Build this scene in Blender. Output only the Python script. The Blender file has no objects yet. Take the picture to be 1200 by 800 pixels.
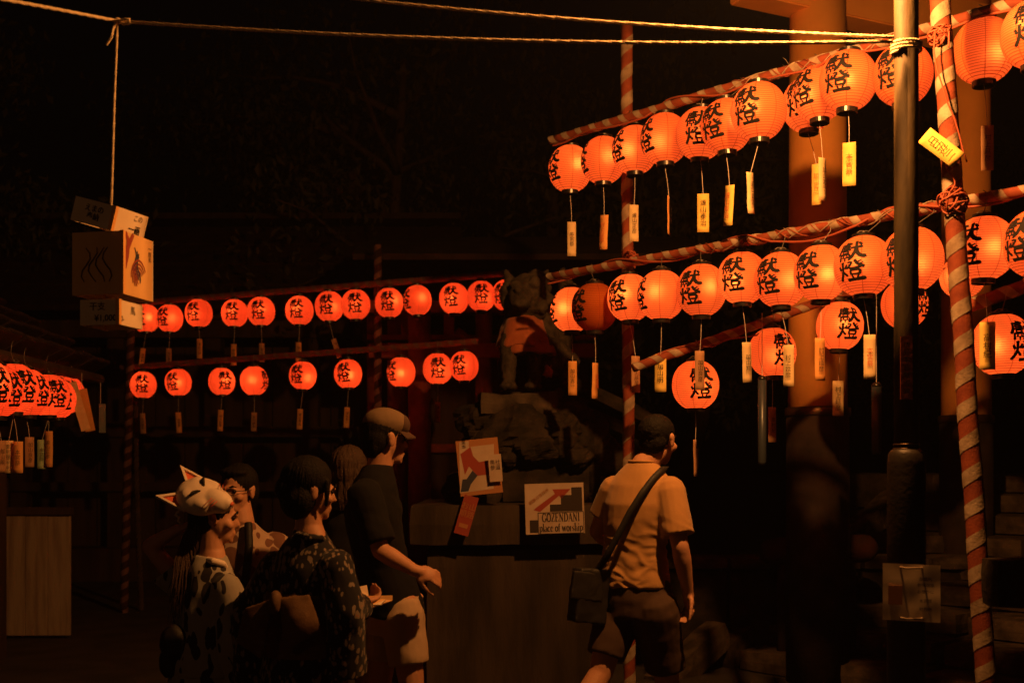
import bpy, bmesh, math, random
from mathutils import Vector as V, Matrix, Euler, noise
random.seed(7)
R = math.radians
PI = math.pi
sc = bpy.context.scene
COL = sc.collection
# ------------------------------------------------------------------ camera, world, exposure
F = 1333.0          # focal length in pixels of the 1200 px wide photograph (40 mm lens)
EYE = 1.5
cam_d = bpy.data.cameras.new('camera')
cam_d.sensor_width = 36.0
cam_d.lens = 40.0
cam_d.shift_y = 148 / 1200.0
cam_d.clip_start = 0.05
cam_d.clip_end = 600
cam_d.dof.use_dof = True
cam_d.dof.focus_distance = 5.9
cam_d.dof.aperture_fstop = 2.8
cam = bpy.data.objects.new('camera', cam_d)
cam.location = (0, 0, EYE)
cam.rotation_euler = (R(90), 0, 0)
COL.objects.link(cam)
sc.camera = cam
w = bpy.data.worlds.new('World')
sc.world = w
w.use_nodes = True
wn = w.node_tree
bg = wn.nodes['Background']
sky = wn.nodes.new('ShaderNodeTexSky')
sky.sky_type = 'NISHITA'
sky.sun_disc = False
sky.sun_elevation = R(-4)
sky.sun_rotation = R(200)
wn.links.new(sky.outputs[0], bg.inputs[0])
bg.inputs[1].default_value = 0.02
sc.view_settings.view_transform = 'Standard'
sc.view_settings.look = 'None'
sc.view_settings.exposure = 0.0
sc.view_settings.gamma = 1.0
sc.cycles.use_denoising = True
sc.cycles.max_bounces = 6
sc.cycles.diffuse_bounces = 3
sc.cycles.transmission_bounces = 4
sc.cycles.sample_clamp_indirect = 3.0
sc.cycles.caustics_reflective = False
sc.cycles.caustics_refractive = False


def at(px, py, Y):
    return V(((px - 600) / F * Y, Y, EYE + (548 - py) / F * Y))


# ------------------------------------------------------------------ materials
def mat(name, col, rough=0.8, col2=None, scale=8.0, bump=0.0, bscale=40.0, metal=0.0, detail=6.0, lo=0.35, hi=0.65, stretch=None, spec=0.3, sheen=0.0):
    m = bpy.data.materials.new(name)
    m.use_nodes = True
    nt = m.node_tree
    b = nt.nodes['Principled BSDF']
    b.inputs['Base Color'].default_value = (*col, 1)
    b.inputs['Roughness'].default_value = rough
    b.inputs['Metallic'].default_value = metal
    b.inputs['Specular IOR Level'].default_value = spec
    if sheen:
        b.inputs['Sheen Weight'].default_value = sheen
    tc = nt.nodes.new('ShaderNodeTexCoord')
    vec = tc.outputs['Object']
    if stretch:
        mp = nt.nodes.new('ShaderNodeMapping')
        mp.inputs['Scale'].default_value = stretch
        nt.links.new(vec, mp.inputs[0])
        vec = mp.outputs[0]
    if col2 is not None:
        n = nt.nodes.new('ShaderNodeTexNoise')
        n.inputs['Scale'].default_value = scale
        n.inputs['Detail'].default_value = detail
        nt.links.new(vec, n.inputs['Vector'])
        mr = nt.nodes.new('ShaderNodeMapRange')
        mr.inputs[1].default_value = lo
        mr.inputs[2].default_value = hi
        nt.links.new(n.outputs[0], mr.inputs[0])
        mx = nt.nodes.new('ShaderNodeMix')
        mx.data_type = 'RGBA'
        mx.inputs[6].default_value = (*col, 1)
        mx.inputs[7].default_value = (*col2, 1)
        nt.links.new(mr.outputs[0], mx.inputs[0])
        nt.links.new(mx.outputs[2], b.inputs['Base Color'])
    if bump:
        n2 = nt.nodes.new('ShaderNodeTexNoise')
        n2.inputs['Scale'].default_value = bscale
        n2.inputs['Detail'].default_value = 8
        nt.links.new(vec, n2.inputs['Vector'])
        bp = nt.nodes.new('ShaderNodeBump')
        bp.inputs['Strength'].default_value = bump
        bp.inputs['Distance'].default_value = 0.01
        nt.links.new(n2.outputs[0], bp.inputs['Height'])
        nt.links.new(bp.outputs[0], b.inputs['Normal'])
    return m


def glow_paper(name, col, emis, strength, trans=0.5):
    """lit washi paper: diffuse + translucent (the bulb inside) + its own even glow"""
    m = bpy.data.materials.new(name)
    m.use_nodes = True
    nt = m.node_tree
    nt.nodes.clear()
    out = nt.nodes.new('ShaderNodeOutputMaterial')
    d = nt.nodes.new('ShaderNodeBsdfDiffuse')
    t = nt.nodes.new('ShaderNodeBsdfTranslucent')
    tc = nt.nodes.new('ShaderNodeTexCoord')
    n = nt.nodes.new('ShaderNodeTexNoise')
    n.inputs['Scale'].default_value = 14
    n.inputs['Detail'].default_value = 7
    nt.links.new(tc.outputs['Object'], n.inputs['Vector'])
    mx = nt.nodes.new('ShaderNodeMix')
    mx.data_type = 'RGBA'
    mx.inputs[6].default_value = (col[0] * .82, col[1] * .72, col[2] * .7, 1)
    mx.inputs[7].default_value = (*col, 1)
    mr = nt.nodes.new('ShaderNodeMapRange')
    mr.inputs[1].default_value = .3
    mr.inputs[2].default_value = .6
    nt.links.new(n.outputs[0], mr.inputs[0])
    nt.links.new(mr.outputs[0], mx.inputs[0])
    nt.links.new(mx.outputs[2], d.inputs[0])
    t.inputs[0].default_value = (*col, 1)
    ms = nt.nodes.new('ShaderNodeMixShader')
    ms.inputs[0].default_value = trans
    nt.links.new(d.outputs[0], ms.inputs[1])
    nt.links.new(t.outputs[0], ms.inputs[2])
    rf = nt.nodes.new('ShaderNodeBsdfRefraction')      # forward scatter: the bulb shows as a soft bright patch
    rf.inputs['Color'].default_value = (*col, 1)
    rf.inputs['Roughness'].default_value = 1.0
    rf.inputs['IOR'].default_value = 1.30
    m3 = nt.nodes.new('ShaderNodeMixShader')
    m3.inputs[0].default_value = .20 if strength > .2 else .13
    nt.links.new(ms.outputs[0], m3.inputs[1])
    nt.links.new(rf.outputs[0], m3.inputs[2])
    last = m3.outputs[0]
    if strength:
        e = nt.nodes.new('ShaderNodeEmission')
        e.inputs[0].default_value = (*emis, 1)
        oi = nt.nodes.new('ShaderNodeObjectInfo')
        m2 = nt.nodes.new('ShaderNodeMapRange')
        m2.inputs[3].default_value = strength * .72
        m2.inputs[4].default_value = strength * 1.22
        nt.links.new(oi.outputs['Random'], m2.inputs[0])
        nt.links.new(m2.outputs[0], e.inputs[1])
        ad = nt.nodes.new('ShaderNodeAddShader')
        nt.links.new(last, ad.inputs[0])
        nt.links.new(e.outputs[0], ad.inputs[1])
        last = ad.outputs[0]
    nt.links.new(last, out.inputs[0])
    return m


def leaf_print(name, ground, ink, scale, thr=.32, stretch=(1, 1, 2.4), ink2=None, warp=.25):
    """cloth dyed with scattered leaf / flower shapes"""
    m = mat(name, ground, .9, sheen=.1, bump=.15, bscale=300)
    nt = m.node_tree
    b = nt.nodes['Principled BSDF']
    tc = nt.nodes.new('ShaderNodeTexCoord')
    n = nt.nodes.new('ShaderNodeTexNoise')
    n.inputs['Scale'].default_value = scale * .35
    nt.links.new(tc.outputs['Object'], n.inputs['Vector'])
    ad = nt.nodes.new('ShaderNodeVectorMath')
    ad.operation = 'MULTIPLY_ADD'
    nt.links.new(n.outputs['Color'], ad.inputs[0])
    ad.inputs[1].default_value = (warp, warp, warp)
    nt.links.new(tc.outputs['Object'], ad.inputs[2])
    mp = nt.nodes.new('ShaderNodeMapping')
    mp.inputs['Rotation'].default_value = (.3, .5, .2)
    mp.inputs['Scale'].default_value = stretch
    nt.links.new(ad.outputs[0], mp.inputs[0])
    vo = nt.nodes.new('ShaderNodeTexVoronoi')
    vo.inputs['Scale'].default_value = scale
    nt.links.new(mp.outputs[0], vo.inputs['Vector'])
    # keep leaves only in sprays
    n2 = nt.nodes.new('ShaderNodeTexNoise')
    n2.inputs['Scale'].default_value = scale * .28
    nt.links.new(tc.outputs['Object'], n2.inputs['Vector'])
    sm = nt.nodes.new('ShaderNodeMath')
    sm.operation = 'SUBTRACT'
    nt.links.new(n2.outputs[0], sm.inputs[0])
    sm.inputs[1].default_value = .12
    lt = nt.nodes.new('ShaderNodeMath')
    lt.operation = 'LESS_THAN'
    nt.links.new(vo.outputs['Distance'], lt.inputs[0])
    ml = nt.nodes.new('ShaderNodeMath')
    ml.operation = 'MULTIPLY'
    nt.links.new(sm.outputs[0], ml.inputs[0])
    ml.inputs[1].default_value = thr * 3
    nt.links.new(ml.outputs[0], lt.inputs[1])
    mx = nt.nodes.new('ShaderNodeMix')
    mx.data_type = 'RGBA'
    mx.inputs[6].default_value = (*ground, 1)
    mx.inputs[7].default_value = (*ink, 1)
    nt.links.new(lt.outputs[0], mx.inputs[0])
    res = mx.outputs[2]
    if ink2:
        mx2 = nt.nodes.new('ShaderNodeMix')
        mx2.data_type = 'RGBA'
        gt = nt.nodes.new('ShaderNodeMath')
        gt.operation = 'LESS_THAN'
        nt.links.new(vo.outputs['Distance'], gt.inputs[0])
        gt.inputs[1].default_value = .13
        nt.links.new(gt.outputs[0], mx2.inputs[0])
        nt.links.new(res, mx2.inputs[6])
        mx2.inputs[7].default_value = (*ink2, 1)
        res = mx2.outputs[2]
    nt.links.new(res, b.inputs['Base Color'])
    return m


M = {}
M['paper'] = glow_paper('lantern_paper', (.82, .25, .07), (1.0, .135, .024), .26)
M['paper_far'] = glow_paper('lantern_paper_red', (.82, .145, .045), (1.0, .082, .018), .22)
M['paper_dim'] = glow_paper('lantern_paper_unlit', (.80, .22, .05), (1, .1, .02), 0)
M['seam'] = glow_paper('lantern_seam', (.50, .11, .03), (1.0, .075, .012), .10, .4)
M['hoop'] = glow_paper('lantern_hoop', (.42, .10, .028), (1.0, .10, .018), .12)
M['hoop_far'] = glow_paper('lantern_hoop_red', (.42, .06, .02), (1.0, .066, .014), .10)
M['hoop_dim'] = glow_paper('lantern_hoop_unlit', (.55, .13, .03), (1, .1, .02), 0)
M['lacquer'] = mat('black_lacquer', (.012, .010, .009), .28, spec=.6)
M['ink'] = mat('black_ink', (.008, .006, .005), .75)
M['ink_soft'] = mat('faded_ink', (.06, .035, .02), .9)
M['ink_red'] = mat('red_ink', (.55, .10, .04), .9)
M['wire'] = mat('wire', (.22, .19, .16), .5, metal=.6)
M['string'] = mat('white_string', (.62, .55, .5), .9)
M['tag'] = mat('tag_paper', (.80, .62, .33), .85, (.68, .52, .26), 20)
M['tag_y'] = mat('yellow_tag_paper', (.90, .66, .16), .85, (.80, .56, .13), 20)
M['tag_g'] = mat('green_tag_paper', (.42, .58, .34), .85)
M['tag_o'] = mat('orange_tag_paper', (.78, .40, .13), .85, (.7, .34, .1), 20)
M['tag_b'] = mat('brown_tag_paper', (.45, .25, .13), .85)
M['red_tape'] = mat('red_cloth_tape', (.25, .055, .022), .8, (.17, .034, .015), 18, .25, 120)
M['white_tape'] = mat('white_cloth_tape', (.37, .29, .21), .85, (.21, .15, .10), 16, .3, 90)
M['white_shaded'] = mat('shaded_cloth_tape', (.20, .10, .075), .85, (.13, .06, .045), 14, .3, 90)  # white tape with shade in its colour, for far bars the flood lamp barely reaches
M['cable'] = mat('brown_cable', (.30, .07, .035), .55)
M['rope'] = mat('straw_rope', (.72, .58, .38), .9, (.55, .42, .25), 60, .4, 200)
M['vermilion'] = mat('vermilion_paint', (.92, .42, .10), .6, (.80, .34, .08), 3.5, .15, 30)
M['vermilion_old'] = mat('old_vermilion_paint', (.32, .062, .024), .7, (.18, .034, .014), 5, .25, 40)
M['dark_base'] = mat('black_post_sleeve', (.016, .011, .009), .85, (.04, .025, .02), 6, .2, 40)
M['band'] = mat('tarnished_metal_band', (.10, .06, .035), .38, metal=.7)
M['pole'] = mat('painted_lamp_post', (.085, .058, .021), .7, (.028, .019, .008), 16, .2, 60, stretch=(1, 1, .25))
M['pole_dark'] = mat('dark_post_sleeve', (.016, .014, .012), .5, (.026, .02, .015), 9, .2, 50)
M['stone'] = mat('weathered_stone', (.095, .07, .05), .92, (.034, .026, .019), 9, .9, 26)
M['stone_d'] = mat('mossy_stone', (.040, .029, .020), .95, (.012, .010, .007), 7, .9, 22)
M['stone_base'] = mat('chiselled_base_stone', (.060, .042, .028), .95, (.026, .019, .013), 6, 1.0, 30, stretch=(1, 1, .18))
M['statue'] = mat('statue_stone', (.062, .045, .03), .9, (.024, .018, .012), 16, .9, 45)
M['bib'] = mat('red_bib_cloth', (.34, .095, .035), .85, (.24, .06, .02), 12, .3, 90, sheen=.2)
M['ground'] = mat('dark_gravel', (.06, .052, .045), .95, (.035, .03, .026), 3, .9, 90)
M['wood_d'] = mat('dark_wood', (.07, .04, .025), .8, (.035, .02, .013), 6, .4, 30, stretch=(1, 1, .15))
M['board_w'] = mat('weathered_pale_board', (.40, .31, .23), .9, (.24, .17, .12), 7, .4, 50, stretch=(3, 3, .25), lo=.4, hi=.7)
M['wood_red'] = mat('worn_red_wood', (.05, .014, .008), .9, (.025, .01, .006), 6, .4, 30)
M['tile'] = mat('dark_roof_tile', (.04, .022, .014), .8, (.02, .011, .008), 9, .3, 40)
M['wood_sign'] = mat('sign_wood', (.78, .47, .19), .7, (.64, .36, .13), 5, .1, 60, stretch=(1, 1, .2))
M['card'] = mat('white_card', (.82, .66, .47), .8, (.70, .54, .36), 6)
M['print_paper'] = mat('aged_sign_paper', (.46, .37, .29), .8, (.38, .29, .22), 7)
M['sign_red'] = mat('red_print', (.26, .045, .03), .8)
M['sign_blue'] = mat('dark_blue_print', (.03, .035, .06), .8)
M['sign_blk'] = mat('black_print', (.03, .022, .018), .8)
M['sign_org'] = mat('orange_print', (.34, .15, .06), .8)
M['pipe'] = mat('grey_metal_tube', (.05, .065, .085), .35, metal=.3)
M['skin'] = mat('skin', (.52, .27, .16), .55, (.47, .23, .13), 12, .1, 120)
M['hair'] = mat('dark_hair', (.006, .0042, .0032), .75, spec=.2, bump=.5, bscale=150)
M['hair_b'] = mat('brown_hair', (.05, .028, .017), .7, spec=.25, bump=.5, bscale=150)
M['eye'] = mat('dark_eye', (.02, .012, .01), .2)
M['tee'] = mat('tan_cotton', (.42, .225, .08), .9, (.37, .20, .07), 10, .15, 260, sheen=.2)
M['tee_blk'] = mat('black_cotton', (.006, .0055, .0055), .95, bump=.2, bscale=260)
M['short_d'] = mat('dark_brown_cotton', (.062, .036, .025), .9, bump=.2, bscale=260)
M['short_b'] = mat('beige_cotton', (.46, .33, .22), .9, bump=.2, bscale=260)
M['leather'] = mat('black_nylon', (.016, .014, .013), .6, bump=.2, bscale=200)
M['cap'] = mat('tan_cap_cloth', (.18, .12, .07), .9, bump=.2, bscale=300)
M['cap_d'] = mat('brown_cap_mesh', (.07, .04, .028), .9)
M['obi'] = mat('dark_gold_obi', (.12, .062, .025), .75, (.085, .042, .018), 26, .2, 200)
M['shoe'] = mat('dark_shoe', (.03, .026, .023), .7)
M['mask'] = mat('white_mask_paint', (.76, .64, .52), .5, (.70, .58, .46), 8)
M['mask_r'] = mat('red_mask_paint', (.62, .12, .05), .55)
M['kim_l'] = leaf_print('pale_leaf_yukata', (.31, .285, .24), (.022, .018, .02), 27, .36, (1, .8, .34), warp=.06)
M['kim_d'] = leaf_print('dark_flower_yukata', (.010, .009, .012), (.20, .155, .12), 52, .34, (1, 1, .5), (.34, .14, .05), warp=.03)
M['shirt_p'] = leaf_print('pale_patterned_shirt', (.42, .30, .22), (.16, .075, .05), 20, .42, (1, 1, .8), warp=.08)
M['bark'] = mat('tree_bark', (.08, .055, .038), .95, (.045, .03, .02), 6, .8, 20)
M['leaf'] = mat('dark_leaf', (.036, .04, .014), .7, (.055, .05, .02), 3)
M['leaf2'] = mat('olive_leaf', (.05, .042, .016), .7, (.03, .034, .012), 3)
M['lamp_body'] = mat('black_lamp_housing', (.03, .03, .03), .5)


def plastic():
    m = bpy.data.materials.new('clear_plastic')
    m.use_nodes = True
    b = m.node_tree.nodes['Principled BSDF']
    b.inputs['Base Color'].default_value = (.75, .85, .85, 1)
    b.inputs['Transmission Weight'].default_value = .75
    b.inputs['Roughness'].default_value = .12
    return m


M['plastic'] = plastic()


# ------------------------------------------------------------------ mesh builder
class MB:
    def __init__(s):
        s.v = []
        s.f = []

    def add(s, vs, fs):
        o = len(s.v)
        s.v += [V(p) for p in vs]
        s.f += [tuple(i + o for i in f) for f in fs]
        return s

    def box(s, c, size, rz=0.0, rot=None):
        hx, hy, hz = size[0] / 2, size[1] / 2, size[2] / 2
        m = rot if rot is not None else Matrix.Rotation(rz, 3, 'Z')
        vs = [V(c) + m @ V((x * hx, y * hy, z * hz)) for x in (-1, 1) for y in (-1, 1) for z in (-1, 1)]
        return s.add(vs, [(0, 1, 3, 2), (4, 6, 7, 5), (0, 4, 5, 1), (2, 3, 7, 6), (0, 2, 6, 4), (1, 5, 7, 3)])

    def rings(s, rs, caps=True):
        n = len(rs[0])
        o = len(s.v)
        for r in rs:
            s.v += [V(p) for p in r]
        for k in range(len(rs) - 1):
            for i in range(n):
                j = (i + 1) % n
                s.f.append((o + k * n + i, o + k * n + j, o + (k + 1) * n + j, o + (k + 1) * n + i))
        if caps:
            s.f.append(tuple(o + i for i in reversed(range(n))))
            s.f.append(tuple(o + (len(rs) - 1) * n + i for i in range(n)))
        return s

    def tube(s, pts, r, n=8, caps=True):
        pts = [V(p) for p in pts]
        rs = r if isinstance(r, (list, tuple)) else [r] * len(pts)
        rings = []
        ref = None
        for i, p in enumerate(pts):
            t = (pts[min(i + 1, len(pts) - 1)] - pts[max(i - 1, 0)]).normalized()
            if ref is None:
                ref = V((0, 0, 1)) if abs(t.z) < .9 else V((1, 0, 0))
            a = (ref - t * ref.dot(t)).normalized()
            ref = a
            b = t.cross(a)
            rings.append([p + (a * math.cos(2 * PI * k / n) + b * math.sin(2 * PI * k / n)) * rs[i] for k in range(n)])
        return s.rings(rings, caps)

    def lathe(s, prof, n=32, c=(0, 0, 0), caps=True):
        c = V(c)
        return s.rings([[c + V((r * math.cos(2 * PI * k / n), r * math.sin(2 * PI * k / n), z)) for k in range(n)] for r, z in prof], caps)

    def loft(s, secs, n=20):
        """secs: (centre, right axis, forward axis, half width, half depth)"""
        return s.rings([[V(c) + V(r) * (a * math.cos(2 * PI * k / n)) + V(f) * (b * math.sin(2 * PI * k / n)) for k in range(n)]
                        for c, r, f, a, b in secs])

    def cap(s, p0, r0, p1, r1, n=14, round0=True, round1=True):
        p0, p1 = V(p0), V(p1)
        t = (p1 - p0).normalized()
        pts, rs = [], []
        if round0:
            for a in (80, 55, 30):
                pts.append(p0 - t * r0 * math.sin(R(a)))
                rs.append(r0 * math.cos(R(a)))
        for q in (0, .33, .66, 1):
            pts.append(p0.lerp(p1, q))
            rs.append(r0 + (r1 - r0) * q)
        if round1:
            for a in (30, 55, 80):
                pts.append(p1 + t * r1 * math.sin(R(a)))
                rs.append(r1 * math.cos(R(a)))
        return s.tube(pts, rs, n)

    def ell(s, c, rad, rot=None, n=18, m=12):
        rot = rot or Matrix.Identity(3)
        rings = []
        for i in range(m + 1):
            a = -PI / 2 + PI * (i + .15) / (m + .3)
            rings.append([V(c) + rot @ V((rad[0] * math.cos(a) * math.cos(2 * PI * k / n), rad[1] * math.cos(a) * math.sin(2 * PI * k / n), rad[2] * math.sin(a))) for k in range(n)])
        return s.rings(rings)

    def mesh(s, name, m=None, smooth=False):
        me = bpy.data.meshes.new(name)
        me.from_pydata([tuple(p) for p in s.v], [], s.f)
        if m:
            me.materials.append(m)
        if smooth:
            me.polygons.foreach_set('use_smooth', [True] * len(me.polygons))
        me.update()
        return me

    def build(s, name, m, parent=None, smooth=False, loc=None, bevel=0.0):
        me = s.mesh(name, m, smooth)
        if bevel:
            bm = bmesh.new()
            bm.from_mesh(me)
            bmesh.ops.bevel(bm, geom=bm.edges[:], offset=bevel, segments=2, affect='EDGES')
            bm.to_mesh(me)
            bm.free()
        return link(name, me, parent, loc)


def link(name, me, parent=None, loc=None, rot=None):
    o = bpy.data.objects.new(name, me)
    COL.objects.link(o)
    if parent:
        o.parent = parent
        # parts are written in world coordinates: undo the parent's place
        if loc is None:
            o.matrix_parent_inverse = parent_world(parent).inverted()
        else:
            o.location = loc
    elif loc is not None:
        o.location = loc
    if rot is not None:
        o.rotation_euler = rot
    return o


def parent_world(o):
    m = Matrix.LocRotScale(o.location, o.rotation_euler, o.scale)
    if o.parent:
        m = parent_world(o.parent) @ o.matrix_parent_inverse @ m
    return m


def tag(o, label=None, cat=None, group=None, kind=None):
    if label:
        o['label'] = label
    if cat:
        o['category'] = cat
    if group:
        o['group'] = group
    if kind:
        o['kind'] = kind
    return o


def thing(name, label, cat, loc=(0, 0, 0), group=None, rz=0.0):
    o = bpy.data.objects.new(name, None)
    o.empty_display_size = .05
    COL.objects.link(o)
    o.location = loc
    o.rotation_euler = (0, 0, rz)
    return tag(o, label, cat, group)


def remesh(mb, name, m, voxel=.008, smooth=5, disp=None, parent=None):
    """unite a soup of closed shapes into one continuous smooth surface"""
    me = mb.mesh(name)
    o = bpy.data.objects.new('tmp', me)
    COL.objects.link(o)
    md = o.modifiers.new('r', 'REMESH')
    md.mode = 'VOXEL'
    md.voxel_size = voxel
    if smooth:
        ms = o.modifiers.new('s', 'SMOOTH')
        ms.iterations = smooth
        ms.factor = .5
    dg = bpy.context.evaluated_depsgraph_get()
    me2 = bpy.data.meshes.new_from_object(o.evaluated_get(dg))
    bpy.data.objects.remove(o)
    bpy.data.meshes.remove(me)
    me2.name = name
    if disp:
        nor = [v.normal.copy() for v in me2.vertices]
        for v, nn in zip(me2.vertices, nor):
            v.co += nn * disp(v.co, nn)
    me2.materials.clear()
    me2.materials.append(m)
    me2.polygons.foreach_set('use_smooth', [True] * len(me2.polygons))
    me2.update()
    return link(name, me2, parent)


def text_mesh(body, size, m, bold=0.0, line=1.0, name='lettering'):
    c = bpy.data.curves.new('t', 'FONT')
    c.body = body
    c.size = size
    c.align_x = 'CENTER'
    c.align_y = 'CENTER'
    c.space_line = line
    c.offset = bold
    c.resolution_u = 3
    o = bpy.data.objects.new('tmp', c)
    COL.objects.link(o)
    dg = bpy.context.evaluated_depsgraph_get()
    me = bpy.data.meshes.new_from_object(o.evaluated_get(dg))
    bpy.data.objects.remove(o)
    bpy.data.curves.remove(c)
    me.materials.clear()
    me.materials.append(m)
    me.name = name
    return me


_tx = {}


def vtext(s, size, mk, bold=.0):
    k = (s, size, mk, bold)
    if k not in _tx:
        _tx[k] = text_mesh('\n'.join(s), size, M[mk], bold, 1.02)
    return _tx[k]


def rough_block(mb, c, size, rz=0.0, seed=0, cell=.12, amp=.012):
    """a dressed stone: subdivided box with rounded, uneven faces"""
    hx, hy, hz = [s / 2 for s in size]
    nx, ny, nz = [max(2, min(8, int(s / cell))) for s in size]
    m = Matrix.Rotation(rz, 3, 'Z')
    idx = {}
    vs, fs = [], []
    off = V((seed * 3.7, seed * 1.3, seed * 2.1))

    def vert(i, j, k):
        if (i, j, k) not in idx:
            p = V((-hx + 2 * hx * i / nx, -hy + 2 * hy * j / ny, -hz + 2 * hz * k / nz))
            e = sum((i in (0, nx), j in (0, ny), k in (0, nz)))
            q = p.copy()
            if e >= 2:
                q -= V((math.copysign(.010, p.x) if i in (0, nx) else 0, math.copysign(.010, p.y) if j in (0, ny) else 0, math.copysign(.010, p.z) if k in (0, nz) else 0)) * (1 if e == 2 else 1.4)
            q += noise.noise_vector(p * 6 + off) * amp
            idx[(i, j, k)] = len(vs)
            vs.append(V(c) + m @ q)
        return idx[(i, j, k)]
    for i in range(nx):
        for j in range(ny):
            fs.append((vert(i, j, 0), vert(i, j + 1, 0), vert(i + 1, j + 1, 0), vert(i + 1, j, 0)))
            fs.append((vert(i, j, nz), vert(i + 1, j, nz), vert(i + 1, j + 1, nz), vert(i, j + 1, nz)))
    for i in range(nx):
        for k in range(nz):
            fs.append((vert(i, 0, k), vert(i + 1, 0, k), vert(i + 1, 0, k + 1), vert(i, 0, k + 1)))
            fs.append((vert(i, ny, k), vert(i, ny, k + 1), vert(i + 1, ny, k + 1), vert(i + 1, ny, k)))
    for j in range(ny):
        for k in range(nz):
            fs.append((vert(0, j, k), vert(0, j, k + 1), vert(0, j + 1, k + 1), vert(0, j + 1, k)))
            fs.append((vert(nx, j, k), vert(nx, j + 1, k), vert(nx, j + 1, k + 1), vert(nx, j, k + 1)))
    mb.add(vs, fs)
    return mb


# ------------------------------------------------------------------ key lamp: a flood lamp clamped high on the lamp post, just above the picture
LAMP = V((1.10, 4.24, 3.60))
FILL = V((-2.9, 1.6, 2.75))        # unseen fill light added left of the camera
fd = bpy.data.lights.new('fill_bulb', 'POINT')
fd.energy = 7
fd.color = (1.0, .44, .17)
fd.shadow_soft_size = .12
fo = bpy.data.objects.new('fill_bulb', fd)
COL.objects.link(fo)
fo.location = FILL
# ------------------------------------------------------------------ ground
g = MB()
N = 60
vs, fs = [], []
for i in range(N + 1):
    for j in range(N + 1):
        x = (i / N - .5) * 2
        y = (j / N - .5) * 2
        x = math.copysign(abs(x) ** 2.2, x) * 300
        y = math.copysign(abs(y) ** 2.2, y) * 300 + 6
        vs.append((x, y, noise.noise(V((x * .7, y * .7, 0))) * .012))
for i in range(N):
    for j in range(N):
        a = i * (N + 1) + j
        fs.append((a, a + N + 1, a + N + 2, a + 1))
g.add(vs, fs)
tag(g.build('ground', M['ground'], smooth=True), kind='structure')


# ------------------------------------------------------------------ striped poles and bars
def frame_of(t):
    ref = V((0, 0, 1)) if abs(t.z) < .9 else V((0, -1, 0))
    a = (ref - t * ref.dot(t)).normalized()
    return a, t.cross(a)


def striped(name, label, cat, p, q, r, group=None, pitch=.14, white=.062, hand=1, seed=0, white_m='white_tape', red_m='red_tape'):
    p, q = V(p), V(q)
    t = (q - p).normalized()
    L = (q - p).length
    a, b = frame_of(t)
    root = thing(name, label, cat, p, group)
    m = MB()
    k = max(4, int(L / .1))
    m.tube([p + t * (L * i / k) + (a * noise.noise(V((i * .3, seed, 0))) + b * noise.noise(V((i * .3, seed, 5)))) * .004 for i in range(k + 1)], r, 16)
    m.build('pole', M[red_m], root, True)
    rb = MB()
    turns = L / pitch
    n = int(turns * 18)
    o = 0
    vs, fs = [], []
    for i in range(n + 1):
        th = 2 * PI * i / 18
        s0 = pitch * i / 18
        for wq in (0, 1):
            s = min(max(s0 + white * (wq - .5) + noise.noise(V((i * .11, seed * 3, wq * 4))) * .007, 0), L)
            fi = s / L * k
            ctr = p + t * s + (a * noise.noise(V((fi * .3, seed, 0))) + b * noise.noise(V((fi * .3, seed, 5)))) * .004
            rr = r + .0022 + .0006 * noise.noise(V((i * .5, seed, 9)))
            vs.append(ctr + (a * math.cos(hand * th) + b * math.sin(hand * th)) * rr)
    for i in range(n):
        fs.append((2 * i, 2 * i + 1, 2 * i + 3, 2 * i + 2))
    rb.add(vs, fs)
    rb.build('ribbon', M[white_m], root, True)
    return root


PA = at(738, 548, 7.1)
PB_t = at(1103, 0, 4.86)
pole_group = 'red and white striped poles carrying the lantern bars'
striped('striped_pole', 'vertical red and white striped pole rising behind the man in the tan shirt', 'pole', (PA.x, 7.1, 0), (PA.x - .02, 7.1, at(0, 30, 7.1).z), .036, pole_group, hand=1, seed=1, pitch=.172, white=.08)
pb0 = at(1157, 820, 4.86)
pb1 = at(1100, -25, 4.86)
striped('striped_pole', 'thick leaning red and white striped pole right of the lamp post', 'pole', pb0, pb1, .041, pole_group, hand=1, seed=2)
far_p1 = at(151, 548, 11.8)
striped('striped_pole', 'dim striped pole at the left end of the far lantern bars', 'pole', (far_p1.x - .05, 11.8, 0), (far_p1.x + .03, 11.8, 3.3), .04, pole_group, seed=3, white_m='white_shaded', red_m='wood_red')
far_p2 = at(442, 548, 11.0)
striped('striped_pole', 'thin dim pole behind the middle of the far lantern rows', 'pole', (far_p2.x, 11.05, 0), (far_p2.x, 11.05, at(0, 287, 11.05).z), .036, pole_group, seed=4, white_m='white_shaded', red_m='wood_red')

bars = {}


def bar(key, label, p, q, r, seed):
    bars[key] = (V(p), V(q))
    return striped('striped_bar', label, 'bar', p, q, r, 'striped bars the lanterns hang from', seed=seed, pitch=.118, white=.048, white_m='white_shaded' if key[0] == 'f' else 'white_tape')


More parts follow.
